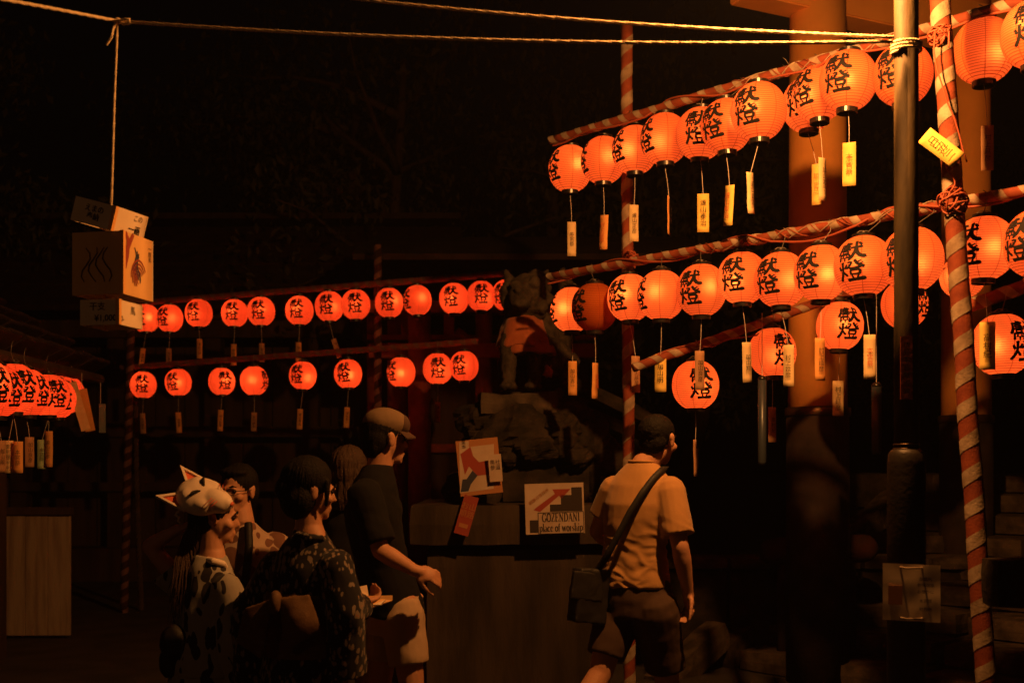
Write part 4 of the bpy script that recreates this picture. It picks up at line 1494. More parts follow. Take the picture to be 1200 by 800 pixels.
# ------------------------------------------------------------------ dark timber hall behind the left far lanterns
hall = thing('timber_hall', 'dark timber hall with railing behind the far left lanterns', 'hall', (-4.2, 15.5, 0))
for x in (-6.6, -5.3, -4.0, -2.7, -1.5):
    MB().box((x, 15.3, 1.7), (.22, .22, 3.4)).build('post', M['wood_d'], hall, bevel=.01)
for z, h in ((1.98, .14), (1.25, .12), (3.35, .24)):
    MB().box((-4.1, 15.16, z), (5.6, .12, h)).build('beam', M['wood_d'], hall, bevel=.01)
for k in range(14):
    MB().box((-6.7 + k * .4 + .02, 15.6, 1.6), (.385, .05, 3.1)).build('wall_board', M['wood_d'], hall)
MB().box((-4.1, 15.8, .22), (5.8, 1.6, .44)).build('floor_deck', M['wood_d'], hall, bevel=.01)
for k in range(9):
    y = 14.4 + k * .35
    z = 3.65 + (1 - abs(k - 4) / 4) * 1.3
    MB().box((-4.1, y, z), (6.8, .46, .08), rot=Matrix.Rotation(R(40 if k < 4 else (-40 if k > 4 else 0)), 3, 'X')).build('roof_course', M['tile'], hall)

# ------------------------------------------------------------------ stall with eave on the left and weathered board
stall = thing('stall_hut', 'dark roofed stall at the left edge with lanterns under its eave', 'stall', (-4.4, 7.6, 0))
e0, e1 = at(-60, 395, 6.0), at(120, 440, 9.2)
d = (e1 - e0)
for k in range(4):
    for j in range(12):
        p = e0 + d * ((j + .5) / 12) + V((-.30 * k - .1, .05 * k, .17 * k + .03))
        ax = math.atan2(d.y, d.x)
        MB().box(p, (d.length / 12 - .012, .36, .035), rot=Matrix.Rotation(ax, 3, 'Z') @ Matrix.Rotation(R(-28), 3, 'X') if False else Matrix.Rotation(ax, 3, 'Z') @ Matrix.Rotation(R(-29 + random.uniform(-3, 3)), 3, 'X')).build('roof_tile', M['tile'], stall, bevel=.006)
MB().tube([e0 + V((-.02, 0, -.03)), e1 + V((-.02, 0, -.03))], .04, 8).build('eave_beam', M['wood_d'], stall)
for s_ in (.02,):
    p = e0 + d * s_
    MB().box((p.x - .12, p.y, p.z / 2 - .04), (.10, .10, p.z - .08)).build('post', M['wood_d'], stall)
for k in range(8):
    s_ = .08 + k * .115
    p = e0 + d * s_
    MB().box((p.x - .75, p.y, .75), (.05, .34, 1.5)).build('back_board', M['wood_d'], stall)
m0, m1 = e0 + V((0, 0, -.06)), e1 + V((0, 0, -.06))
eb = thing('weathered_board', 'tall pale weathered board standing under the left stall', 'board', at(44, 745, 10.0))
for k in range(3):
    a, b = at(5 + k * 26, 744, 10.0), at(30 + k * 26, 603, 10.0)
    MB().box(((a.x + b.x) / 2, 10.0 + .004 * k, (a.z + b.z) / 2), (b.x - a.x + .006, .035, b.z - a.z)).build('plank', M['board_w'], eb, bevel=.004)
a, b = at(-12, 745, 10.0), at(4, 560, 10.0)
MB().box(((a.x + b.x) / 2, 10.05, (a.z + b.z) / 2), (b.x - a.x, .1, b.z - a.z)).build('side_post', M['wood_d'], eb)
a, b = at(0, 603, 9.97), at(84, 594, 9.97)
MB().box(((a.x + b.x) / 2, 9.99, (a.z + b.z) / 2), (b.x - a.x, .07, b.z - a.z)).build('top_rail', M['wood_d'], eb)
# slanting paper strips and a plastic sleeve under the eave
for lab, t0, t1, Y, wd, mk in (('pale paper strip slanting from the left eave', (84, 448), (101, 504), 8.4, .07, 'tag'), ('orange backed paper strip slanting behind the pale one', (96, 456), (106, 505), 8.45, .075, 'tag_o')):
    a, b = at(*t0, Y), at(*t1, Y)
    root = thing('paper_strip', lab, 'paper strip', a, 'paper strips under the left eave')
    dd = b - a
    MB().box((a + b) / 2, (wd, .002, dd.length), rot=Matrix.Rotation(-math.atan2(dd.x, -dd.z), 3, 'Y')).build('strip', M[mk], root)
    MB().tube([a, a + V((0, 0, .12))], .002, 5).build('string', M['string'], root)
a, b = at(118, 473, 8.6), at(122, 507, 8.6)
root = thing('plastic_sleeve', 'glinting clear plastic sleeve with a paper inside, hanging by the left eave', 'sleeve', a)
MB().box((a + b) / 2, (.05, .012, (a - b).z)).build('sleeve', M['plastic'], root, bevel=.003)
MB().box((a + b) / 2, (.036, .003, (a - b).z * .9)).build('slip', M['tag'], root)
MB().tube([a, a + V((0, 0, .16))], .0018, 5).build('string', M['string'], root)


# ------------------------------------------------------------------ trees in the dark behind
def tree(label, x, y, h, r, seed, m, leaves=2600, limbs=9):
    rnd = random.Random(seed)
    root = thing('tree', label, 'tree', (x, y, 0), 'trees in the dark beyond the lanterns')
    tr = MB()
    base = V((x, y, 0))
    pts = [base + V((noise.noise(V((i * .4, seed, 0))) * .35, noise.noise(V((i * .4, seed, 4))) * .35, h * .8 * i / 9 - .05)) for i in range(10)]
    tr.tube(pts, [r * (1 - .085 * i) for i in range(10)], 10)
    ends = []
    for k in range(limbs):
        i = rnd.randint(3, 8)
        a = rnd.uniform(0, 2 * PI)
        ln = h * rnd.uniform(.2, .36)
        q = [pts[i]]
        dr = V((math.cos(a), math.sin(a), rnd.uniform(.1, .7))).normalized()
        for j in range(5):
            dr = (dr + V((rnd.uniform(-.3, .3), rnd.uniform(-.3, .3), rnd.uniform(-.25, .2)))).normalized()
            q.append(q[-1] + dr * ln / 5)
        tr.tube(q, [r * .38, r * .3, r * .22, r * .15, r * .1, r * .05], 7)
        ends += q[2:]
    tr.build('trunk', M['bark'], root, True)
    cr = MB()
    vs, fs = [], []
    cl = [e + V((rnd.gauss(0, .4), rnd.gauss(0, .4), rnd.gauss(0, .3))) for e in ends for _ in range(2)] + [pts[-1] + V((rnd.gauss(0, .7), rnd.gauss(0, .7), rnd.uniform(-.5, 1.2))) for _ in range(8)]
    for k in range(leaves):
        c = rnd.choice(cl)
        p = c + V((rnd.gauss(0, .32), rnd.gauss(0, .32), rnd.gauss(0, .24)))
        e = Euler((rnd.uniform(0, 6), rnd.uniform(0, 6), rnd.uniform(0, 6))).to_matrix()
        l_ = rnd.uniform(.05, .1)
        b0 = len(vs)
        vs += [p + e @ V((-l_, 0, 0)), p + e @ V((0, -l_ * .5, .02)), p + e @ V((l_, 0, 0)), p + e @ V((0, l_ * .5, .02))]
        fs.append((b0, b0 + 1, b0 + 2, b0 + 3))
    cr.add(vs, fs)
    cr.build('crown', M[m], root)


tree('tall dark tree rising behind the far lanterns left of the middle', -2.6, 18.5, 9.5, .26, 3, 'leaf', 4200, 12)
tree('slender leaning tree in the dark above the guardian statue', .7, 17.0, 9.0, .20, 5, 'leaf2', 3000, 10)
tree('broad dark tree at the far left behind the stall', -7.5, 16.0, 8.0, .30, 8, 'leaf', 3600, 11)
tree('dark evergreen behind the second torii at the right', 6.0, 17.0, 9.5, .28, 12, 'leaf', 3600, 11)
tree('thin tree between the torii pillar and the statue', 2.6, 16.5, 8.5, .16, 17, 'leaf2', 2600, 9)
tree('bare limbed dark tree whose branches show faintly above the far lanterns', -1.6, 16.2, 9.2, .17, 23, 'leaf2', 1500, 14)
tree('dark tree far left beyond the hanging boards', -4.9, 21.0, 10.5, .3, 29, 'leaf', 3400, 11)


# ================================================================== people
def wr_noise(amp, sx=9, sz=14, seed=0, sharp=False):
    def f(c, n):
        q = V((c.x * sx + seed, c.y * sx, c.z * sz))
        v_ = noise.noise(q + noise.noise_vector(q * .5) * .8)
        if sharp:
            v_ = 1 - 2 * abs(v_)
            v_ = v_ * .5
        return amp * v_ + amp * .35 * noise.noise(q * 2.7)
    return f


def head_shapes(mb, c, fwd, up, k=1.0):
    """add skull, jaw, nose, ears, lips, neck root; c is the middle of the head"""
    fw = V(fwd).normalized()
    upv = (V(up) - fw * V(up).dot(fw)).normalized()
    rt = fw.cross(upv)
    rot = Matrix((rt, fw, upv)).transposed()

    def P(x, y, z):
        return c + (rt * x + fw * y + upv * z) * k
    E_ = lambda x, y, z, a, b, d, n=16, m=10: mb.ell(P(x, y, z), (a * k, b * k, d * k), rot, n, m)
    E_(0, -.012, .035, .075, .095, .085)       # skull
    E_(0, .025, -.02, .062, .070, .085)        # face
    E_(0, .045, -.075, .040, .045, .040)       # jaw
    E_(0, .075, -.098, .018, .016, .016, 10, 8)       # chin
    E_(0, .092, .018, .045, .012, .012, 12, 8)        # brow
    E_(0, .098, -.028, .013, .020, .014, 10, 8)       # nose tip
    mb.cap(P(0, .088, .012), .008 * k, P(0, .104, -.026), .012 * k, 10)
    E_(0, .087, -.062, .024, .012, .007, 10, 6)       # upper lip
    E_(0, .084, -.074, .020, .012, .008, 10, 6)
    for s_ in (-1, 1):
        E_(s_ * .045, .062, -.028, .024, .024, .022, 10, 8)     # cheek
        E_(s_ * .078, -.008, -.008, .010, .020, .034, 10, 8)    # ear
        E_(s_ * .082, -.014, .010, .008, .018, .020, 10, 8)
    return P, rot


def face_parts(root, P, rot, k=1.0):
    for s_ in (-1, 1):
        MB().ell(P(s_ * .031, .0805, .004), (.013 * k, .011 * k, .009 * k), rot, 12, 8).build('eye', M['eye'], root, True)
        MB().tube([P(s_ * .014, .098, .024), P(s_ * .032, .097, .030), P(s_ * .05, .086, .024)], [.003, .005, .002], 6).build('eyebrow', M['hair'], root, True)


def hand(mb, wrist, d, palm, side=1, curl=.5, k=1.0):
    """palm and five bent fingers; d: towards the finger tips, palm: the way the palm looks"""
    d = V(d).normalized()
    palm = (V(palm) - d * V(palm).dot(d)).normalized()
    r = d.cross(palm) * side
    rot = Matrix((r, d, palm)).transposed()
    mb.cap(wrist - d * .01, .026 * k, wrist + d * .025 * k, .028 * k, 12)
    mb.ell(wrist + d * .052 * k, (.040 * k, .048 * k, .016 * k), rot, 14, 10)
    for i, (x, ln) in enumerate(((-.030, .070), (-.011, .080), (.009, .076), (.028, .058))):
        p = wrist + d * .088 * k + r * x * k
        ang_ = .15
        for sg, q in ((.45, .0092), (.32, .0085), (.23, .0075)):
            ang_ += curl * (.9 + .12 * i)
            dd = d * math.cos(ang_) + palm * math.sin(ang_)
            p2 = p + dd * ln * sg * k
            mb.cap(p, q * k, p2, (q - .0006) * k, 9)
            p = p2
    p = wrist + d * .03 * k - r * .034 * k + palm * .006
    for sg, a_, q in ((.040, .55, .0125), (.032, .35, .0105), (.026, .15, .009)):
        dd = (d * math.cos(a_) - r * math.sin(a_) + palm * .5).normalized()
        p2 = p + dd * sg * k
        mb.cap(p, q * k, p2, (q - .001) * k, 9)
        p = p2


def body_mesh(root, J, voxel=.0075, slim=1.0, m='skin'):
    mb = MB()
    f = V(J['f']).normalized()
    r = V((f.y, -f.x, 0))
    P, rot = head_shapes(mb, J['head'], J['hf'], J.get('hup', (0, 0, 1)), J.get('hk', 1.0))
    nb = J['neck']
    mb.cap(nb, .062 * slim, J['head'] - V((0, 0, .055)) - V(J['hf']).normalized() * .015, .054 * slim)
    pel, ch = J['pelvis'], J['chest']
    sl, sr = J['sl'], J['sr']
    ax = (sr - sl).normalized()
    axf = V((0, 0, 1)).cross(ax)
    hw = (sr - sl).length / 2
    mb.loft([(pel - V((0, 0, .10)), r, f, .12, .09), (pel, r, f, .165 * slim, .115), (pel.lerp(ch, .45), r.lerp(ax, .5), f, .130 * slim, .095), (ch, ax, axf, .155 * slim, .112), ((sl + sr) / 2 + V((0, 0, -.02)), ax, axf, hw * .95, .085), (nb, ax, axf, .06, .055)], 22)
    for S_, E_, W_, hd_, pl_, cu, sd in ((sl, J['el'], J['wl'], J['hl'], J.get('pl', (0, 0, -1)), J.get('cl', .4), -1), (sr, J['er'], J['wr'], J['hr'], J.get('pr', (0, 0, -1)), J.get('cr', .4), 1)):
        mb.ell(S_, (.058, .058, .058))
        mb.cap(S_, .052 * slim, E_, .040 * slim)
        mid = E_.lerp(W_, .3)
        mb.cap(E_, .040 * slim, mid, .042 * slim)
        mb.cap(mid, .042 * slim, W_, .027 * slim)
        hand(mb, W_, hd_, pl_, sd, cu, J.get('handk', 1.0))
    for H_, K_, A_ in ((J['hipl'], J['kl'], J['al']), (J['hipr'], J['kr'], J['ar'])):
        mb.cap(H_, .085 * slim, K_, .056 * slim)
        mid = K_.lerp(A_, .3)
        mb.cap(K_, .055 * slim, mid, .057 * slim)
        mb.cap(mid, .057 * slim, A_, .037 * slim)
        ff = V(J['f']).normalized()
        fr = Matrix((V((ff.y, -ff.x, 0)), ff, V((0, 0, 1)))).transposed()
        mb.ell(V((A_.x, A_.y, max(.045, A_.z - .04))) + ff * .06, (.042, .115, .036), fr)
    b = remesh(mb, 'body', M[m], voxel, 4, None, root)
    face_parts(root, P, rot, J.get('hk', 1.0))
    return P, rot


def shoes(root, J):
    ff = V(J['f']).normalized()
    fr = Matrix((V((ff.y, -ff.x, 0)), ff, V((0, 0, 1)))).transposed()
    for A_ in (J['al'], J['ar']):
        z = max(.045, A_.z - .04)
        mb = MB().ell(V((A_.x, A_.y, z)) + ff * .062, (.05, .135, .045), fr)
        mb.ell(V((A_.x, A_.y, z + .03)), (.046, .055, .05), fr)
        remesh(mb, 'shoe', M['shoe'], .01, 2, None, root)


def scale_legs(J, root_z):
    pass


def hair_cap(root, P, rot, k, m, extra=None, groove=.006, low=-.02, back=1.0, name='hair'):
    mb = MB()
    mb.ell(P(0, -.022, .050), (.088 * k, .098 * k, .092 * k), rot, 28, 18)
    mb.ell(P(0, -.055, .0), (.080 * k, .062 * k, .085 * k * back), rot, 24, 16)
    if extra:
        extra(mb)
    c0 = P(0, -.03, .02)

    def f(c, n):
        q = rot.transposed() @ (c - c0)
        az = math.atan2(q.x, -q.y)
        return groove * (noise.noise(V((az * 11, q.z * 6, 3))) + .6 * noise.noise(V((az * 26, q.z * 9, 8))))
    return remesh(mb, name, m, .0065, 2, f, root)


# ---- man in the tan t-shirt with a shoulder bag, seen from behind
Y1 = 5.3
q = lambda x, y, dy=0.0: at(x, y, Y1 + dy)
J = dict(f=(.5, .86, 0), hf=(.58, .81, -.08), head=q(771, 515, .02), neck=q(754, 546, .0), chest=q(747, 596, 0), pelvis=q(744, 690, 0),
         sl=q(720, 574, .07), sr=q(785, 576, -.09), el=q(700, 622, .16), wl=q(722, 642, .36), hl=(.5, .8, .2), er=q(797, 640, -.16), wr=q(806, 692, -.10), hr=(.12, .25, -.95), pr=(-.8, -.4, 0), pl=(.3, -.2, -1), cr=.45, cl=.6,
         hipl=q(726, 708, .04), hipr=q(768, 708, -.06), kl=q(704, 788, -.04), al=q(650, 878, -.22), kr=q(783, 805, .04), ar=q(792, 912, .02))
man1 = thing('person', 'short haired man in a tan t-shirt and dark shorts with a black shoulder bag', 'person', (J['pelvis'].x, Y1, 0))
P, rot = body_mesh(man1, J)


def scalp(mb):
    pass


mbh = MB().ell(P(0, -.020, .036), (.083, .096, .083), rot, 24, 16)
mbh.ell(P(0, .0, -.0), (.080, .035, .04), rot, 24, 16)
mbh.ell(P(0, -.055, -.015), (.07, .045, .06), rot, 20, 14)
remesh(mbh, 'hair', M['hair'], .006, 2, wr_noise(.003, 60, 60), man1)
ax = (J['sr'] - J['sl']).normalized()
axf = V((0, 0, 1)).cross(ax)
f1 = V(J['f']).normalized()
r1_ = V((f1.y, -f1.x, 0))
sh = MB()
sh.loft([(q(743, 686), r1_, f1, .172, .136), (q(743, 660), r1_, f1, .156, .124), (q(744, 640), r1_, f1, .15, .12), (q(746, 612), ax, axf, .165, .13), (q(748, 590), ax, axf, .172, .132), (q(751, 568), ax, axf, .165, .112), (q(752, 552), ax, axf, .115, .085), (q(753, 541), ax, axf, .068, .066)], 26)
sh.ell(J['sr'] + V((0, 0, -.005)), (.074, .074, .070))
sh.ell(J['sl'] + V((0, 0, -.005)), (.072, .072, .068))
sh.cap(J['sr'], .076, J['sr'].lerp(J['er'], .80), .076, 16, True, False)
sh.cap(J['sl'], .072, J['sl'].lerp(J['el'], .62), .074, 16, True, False)


def tee_wrinkle(c, n):
    zz = (c.z - q(0, 684).z) / (q(0, 545).z - q(0, 684).z)
    low = max(0, min(1, (.62 - zz) / .4))
    qq = V((c.x * 3.5 + 3, c.y * 3.5, c.z * 24 + c.x * 7))
    v1 = noise.noise(qq + noise.noise_vector(c * 9) * 1.0)
    v2 = noise.noise(V((c.x * 16 + c.z * 7, c.y * 12, c.z * 8)) + noise.noise_vector(c * 6))
    return .008 * low * (1 - 2.4 * abs(v1)) + .003 * v2 * (.5 + low) - .002


remesh(sh, 't_shirt', M['tee'], .0065, 3, tee_wrinkle, man1)
MB().tube([q(753, 541.5) + ax * (.064 * math.cos(a)) + axf * (.063 * math.sin(a)) + V((0, 0, .004)) for a in [i * 2 * PI / 28 for i in range(29)]], .006, 8).build('collar', M['tee'], man1, True)
so = MB()
so.loft([(q(744, 672), r1_, f1, .155, .118), (q(744, 684), r1_, f1, .172, .128), (q(745, 700), r1_, f1, .180, .134), (q(746, 722), r1_, f1, .182, .134)], 24)
so.cap(J['hipl'] + V((0, 0, -.03)), .112, J['hipl'].lerp(J['kl'], .76), .092, 18, True, False)
so.cap(J['hipr'] + V((0, 0, -.03)), .114, J['hipr'].lerp(J['kr'], .76), .095, 18, True, False)
remesh(so, 'shorts', M['short_d'], .008, 2, wr_noise(.006, 7, 10, 4), man1)
shoes(man1, J)
# shoulder bag
bag = thing('shoulder_bag', 'black shoulder bag on the hip of the man in the tan t-shirt', 'bag', q(690, 700, -.10))
mb = MB()
bc = q(690, 698, -.08)
brot = Matrix.Rotation(R(30), 3, 'Z') @ Matrix.Rotation(R(8), 3, 'Y')
mb.box(bc, (.17, .085, .25), rot=brot)
remesh(mb, 'pouch', M['leather'], .008, 5, wr_noise(.008, 9, 9, 2), bag)
mb = MB().box(bc + V((-.01, -.045, .05)), (.172, .02, .13), rot=brot)
remesh(mb, 'flap', M['leather'], .006, 3, wr_noise(.004, 12, 12, 5), bag)
# strap: right shoulder, across the back, to the bag
pts = [q(700, 668, -.09), q(712, 650, -.135), q(724, 627, -.15), q(738, 600, -.155), q(752, 578, -.150), q(765, 561, -.125), q(775, 551, -.085), q(780, 547, -.03), q(778, 553, .05), q(768, 590, .13)]
sv, sf = [], []
fine = []
for i in range(len(pts) - 1):
    for j in range(4):
        fine.append(pts[i].lerp(pts[i + 1], j / 4))
fine.append(pts[-1])
for i, p in enumerate(fine):
    t = (fine[min(i + 1, len(fine) - 1)] - fine[max(i - 1, 0)]).normalized()
    nn = V((0, -1, .2)) if p.y < Y1 - .05 else V((0, -.3, 1))
    sd = t.cross(nn).normalized() * .015
    sv += [p - sd - nn * -.004, p + sd - nn * -.004, p + sd + nn * .0, p - sd + nn * .0]
    if i:
        b0 = (i - 1) * 4
        for e in range(4):
            sf.append((b0 + e, b0 + (e + 1) % 4, b0 + 4 + (e + 1) % 4, b0 + 4 + e))
MB().add(sv, sf).build('strap', M['leather'], bag, True)

# ---- tall man with a cap, black t-shirt and beige shorts
Y2 = 5.25
q = lambda x, y, dy=0.0: at(x, y, Y2 + dy)
J = dict(f=(.92, .38, 0), hf=(.84, .54, -.06), head=q(452, 514), neck=q(444, 549), chest=q(438, 600), pelvis=q(462, 706), sl=q(432, 580, .18), sr=q(428, 580, -.17), el=q(440, 645, .22), wl=q(470, 690, .2), hl=(.8, 0, -.5),
         er=q(446, 645, -.22), wr=q(486, 668, -.28), hr=(.92, .15, -.28), pr=(.1, .75, -.5), pl=(0, -1, 0), cr=.42, cl=.6,
         hipl=q(456, 712, .09), hipr=q(471, 712, -.09), kl=q(444, 802, .10), al=q(408, 905, .1), kr=q(483, 806, -.12), ar=q(484, 910, -.14))
man2 = thing('person', 'tall man in a black t-shirt, beige shorts and a tan cap, looking right', 'person', (J['pelvis'].x, Y2, 0))
P, rot = body_mesh(man2, J, .0065)
hair_cap(man2, P, rot, .97, M['hair'], lambda m: m.ell(P(0, -.07, -.035), (.066, .04, .06), rot), .004)
mb = MB().ell(P(0, -.008, .072), (.092, .108, .072), rot, 28, 18)
remesh(mb, 'cap', M['cap'], .006, 2, wr_noise(.002, 20, 20), man2)
mb = MB().ell(P(0, .060, .066), (.080, .050, .058), rot, 24, 14)
remesh(mb, 'cap_front', M['cap_d'], .006, 2, None, man2)
br = MB()
secs = []
vs, fs = [], []
for i in range(9):
    a_ = R(-70 + i * 17.5)
    for j in range(4):
        rr = .088 + j * .016
        vs.append(P(math.sin(a_) * rr * .92, math.cos(a_) * rr * 1.05, .046 - .010 * j - .018 * math.sin(a_) ** 2))
for i in range(8):
    for j in range(3):
        a_ = i * 4 + j
        fs.append((a_, a_ + 4, a_ + 5, a_ + 1))
n0 = len(vs)
br.add(vs + [v_ + V((0, 0, .004)) for v_ in vs], fs + [tuple(n0 + k for k in reversed(f_)) for f_ in fs])
br.build('cap_brim', M['cap_d'], man2, True)
MB().box(P(-.045, -.10, .055), (.03, .004, .016), rot=rot).build('cap_badge', M['ink'], man2)
ax = (J['sr'] - J['sl']).normalized()
axf = V((0, 0, 1)).cross(ax)
f1 = V(J['f']).normalized()
r1_ = V((f1.y, -f1.x, 0))
sh = MB()
sh.loft([(q(461, 720), r1_, f1, .182, .142), (q(459, 700), r1_, f1, .178, .138), (q(448, 660), r1_, f1, .16, .122), (q(439, 620), ax, axf, .178, .13), (q(437, 595), ax, axf, .185, .132), (q(438, 572), ax, axf, .17, .11), (q(441, 556), ax, axf, .11, .085), (q(443, 545), ax, axf, .066, .066)], 26)
for S_, E_ in ((J['sr'], J['er']), (J['sl'], J['el'])):
    sh.ell(S_, (.078, .078, .074))
    sh.cap(S_, .078, S_.lerp(E_, .86), .078, 16, True, False)
remesh(sh, 't_shirt', M['tee_blk'], .0075, 3, wr_noise(.008, 8, 11, 3), man2)
so = MB()
so.loft([(q(460, 695), r1_, f1, .165, .125), (q(463, 722), r1_, f1, .178, .134), (q(465, 740), r1_, f1, .175, .132)], 24)
so.cap(J['hipl'] + V((0, 0, -.03)), .105, J['hipl'].lerp(J['kl'], .66), .090, 18, True, False)
so.cap(J['hipr'] + V((0, 0, -.03)), .105, J['hipr'].lerp(J['kr'], .70), .090, 18, True, False)
remesh(so, 'shorts', M['short_b'], .008, 2, wr_noise(.006, 8, 11, 8), man2)
shoes(man2, J)

# ---- man with glasses and patterned shirt, facing the camera behind the masked woman
Y4 = 5.75
q = lambda x, y, dy=0.0: at(x, y, Y4 + dy)
J = dict(f=(-.45, -.89, 0), hf=(-.34, -.94, -.05), head=q(279, 575), neck=q(284, 612), chest=q(288, 660), pelvis=q(290, 770), sl=q(323, 640, .05), sr=q(247, 640, -.02), el=q(328, 710, .06), wl=q(322, 770, -.08), hl=(-.1, -.3, -.9),
         er=q(240, 705, -.02), wr=q(246, 765, -.12), hr=(0, -.3, -.9), pl=(.9, 0, 0), pr=(-.9, 0, 0), hipl=q(308, 780, .04), hipr=q(272, 780, 0), kl=q(306, 850, 0), al=q(306, 892, 0), kr=q(272, 850, -.04), ar=q(272, 892, -.03))
for k_, p_ in (('al', J['al']), ('ar', J['ar'])):
    J[k_] = V((p_.x, p_.y, .085))
for a_, b_, c_ in (('hipl', 'kl', 'al'), ('hipr', 'kr', 'ar')):
    J[b_] = J[a_].lerp(J[c_], .5) + V((0, -.02, 0))
man3 = thing('person', 'man with dark rimmed glasses and a pale patterned shirt facing the camera', 'person', (J['pelvis'].x, Y4, 0))
P, rot = body_mesh(man3, J, .0065)
hair_cap(man3, P, rot, 1.0, M['hair'], lambda m: m.ell(P(0, .035, .095), (.075, .05, .028), rot), .005)
gl = MB()
for s_ in (-1, 1):
    gl.tube([P(s_ * .032 + .022 * math.cos(a), .108, .002 + .016 * math.sin(a)) for a in [i * 2 * PI / 20 for i in range(21)]], .0024, 6)
    gl.tube([P(s_ * .054, .106, .006), P(s_ * .078, .05, .006), P(s_ * .082, -.01, .004)], .002, 6)
gl.tube([P(-.01, .110, .004), P(.01, .110, .004)], .002, 6)
gl.build('glasses', M['lacquer'], man3, True)
ax = (J['sr'] - J['sl']).normalized()
axf = V((0, 0, 1)).cross(ax)
f1 = V(J['f']).normalized()
r1_ = V((f1.y, -f1.x, 0))
sh = MB()
sh.loft([(q(290, 785), r1_, f1, .17, .13), (q(289, 740), r1_, f1, .165, .13), (q(288, 690), ax, axf, .175, .135), (q(287, 660), ax, axf, .18, .135), (q(286, 636), ax, axf, .165, .11), (q(285, 622), ax, axf, .105, .085), (q(284, 611), ax, axf, .068, .068)], 26)
for S_, E_ in ((J['sr'], J['er']), (J['sl'], J['el'])):
    sh.ell(S_, (.076, .076, .072))
    sh.cap(S_, .077, S_.lerp(E_, .9), .08, 16, True, False)
remesh(sh, 'shirt', M['shirt_p'], .008, 3, wr_noise(.008, 8, 11, 13), man3)
mb = MB()
pts = [q(291, 612, -.09), q(292, 640, -.145), q(289, 670, -.16), q(284, 700, -.165), q(278, 740, -.165)]
for i in range(len(pts) - 1):
    mb.tube([pts[i], pts[i + 1]], [.022, .022], 8)
remesh(mb, 'bag_strap', M['leather'], .008, 2, None, man3)
so = MB()
so.loft([(q(290, 770), r1_, f1, .16, .12), (q(290, 800), r1_, f1, .17, .125)], 20)
so.cap(J['hipl'], .105, V((J['al'].x, J['al'].y, .12)), .075, 16, True, False)
so.cap(J['hipr'], .105, V((J['ar'].x, J['ar'].y, .12)), .075, 16, True, False)
remesh(so, 'trousers', M['short_d'], .01, 2, wr_noise(.008, 9, 12, 3), man3)
shoes(man3, J)


def robe(root, secs, arms, m, name, seed, voxel=.008):
    mb = MB()
    mb.loft(secs, 28)
    for a_, b_, r0, r1 in arms:
        mb.cap(a_, r0, b_, r1, 16, True, False)
    return remesh(mb, name, m, voxel, 3, wr_noise(.010, 7, 6, seed), root)


# ---- woman with a fox mask on her head, pale leaf yukata
Y3 = 4.9
q = lambda x, y, dy=0.0: at(x, y, Y3 + dy)
J = dict(f=(.62, .78, 0), hf=(.97, .22, -.08), head=q(252, 606), neck=q(248, 645), chest=q(244, 705), pelvis=q(238, 805), sl=q(216, 686, .09), sr=q(265, 690, -.09), el=q(176, 640, .06), wl=q(204, 622, .03), hl=(.85, -.1, .35), er=q(280, 752, -.12), wr=q(292, 800, .04), hr=(.4, .5, -.5),
         pl=(0, .3, -1), pr=(-.6, .4, 0), cl=.35, cr=.5, hipl=q(226, 820, .04), hipr=q(252, 820, -.05), kl=q(0, 0), al=q(0, 0), kr=q(0, 0), ar=q(0, 0), hk=.95, handk=.9)
for a_, b_, c_, dx in (('hipl', 'kl', 'al', -.02), ('hipr', 'kr', 'ar', .05)):
    h_ = J[a_]
    J[c_] = V((h_.x + dx, h_.y, .075))
    J[b_] = h_.lerp(J[c_], .5) + V((.03, .02, 0))
wom1 = thing('person', 'woman in a pale leaf patterned yukata wearing a fox mask on her head, elbow raised', 'person', (J['pelvis'].x, Y3, 0))
P, rot = body_mesh(wom1, J, .0065, .88)


def long_hair(mb):
    rn = random.Random(4)
    for i in range(170):
        a_ = rn.uniform(-1, 1)
        d_ = rn.uniform(-.02, .02)
        p0 = P(a_ * .072, -.06 - .03 * (1 - abs(a_)) + d_, -.01 + rn.uniform(-.03, .02))
        p1 = q(221 + a_ * 15 + rn.uniform(-2, 2), 660 + rn.uniform(-5, 5), -.045 + .05 * a_ + d_)
        p2 = q(216 + a_ * 17 + rn.uniform(-5, 5), 718 + rn.uniform(-26, 14), -.08 + .06 * a_ + d_)
        mb.tube([p0, p0.lerp(p1, .5) + V((-.012, -.005, .01)), p1, p1.lerp(p2, .5) + V((rn.uniform(-.006, .006), 0, 0)), p2], [.0035, .0038, .0034, .0026, .0008], 5)


hair_cap(wom1, P, rot, .97, M['hair'], None, .005)
lh = MB()
long_hair(lh)
lh.build('long_hair', M['hair_b'], wom1, True)
f1 = V(J['f']).normalized()
r1_ = V((f1.y, -f1.x, 0))
ax = (J['sr'] - J['sl']).normalized()
axf = V((0, 0, 1)).cross(ax)
z_low = V((q(238, 0).x, Y3, .10))
secs = [(z_low, r1_, f1, .20, .17), (z_low + V((0, 0, .35)), r1_, f1, .185, .16), (q(240, 830), r1_, f1, .18, .155), (q(241, 780), r1_, f1, .17, .14), (q(242, 745), r1_, f1, .150, .125), (q(243, 715), ax, axf, .155, .125), (q(243, 690), ax, axf, .155, .115), (q(244, 668), ax, axf, .125, .09), (q(246, 650), ax, axf, .070, .068)]
robe(wom1, secs, [(J['sr'], J['sr'].lerp(J['er'], .95), .070, .085), (J['er'] + V((0, 0, .03)), J['wr'] + V((0, 0, -.06)), .095, .13), (J['sl'], J['sl'].lerp(J['el'], .45), .070, .085)], M['kim_l'], 'yukata', 5, .0075)
col = MB()
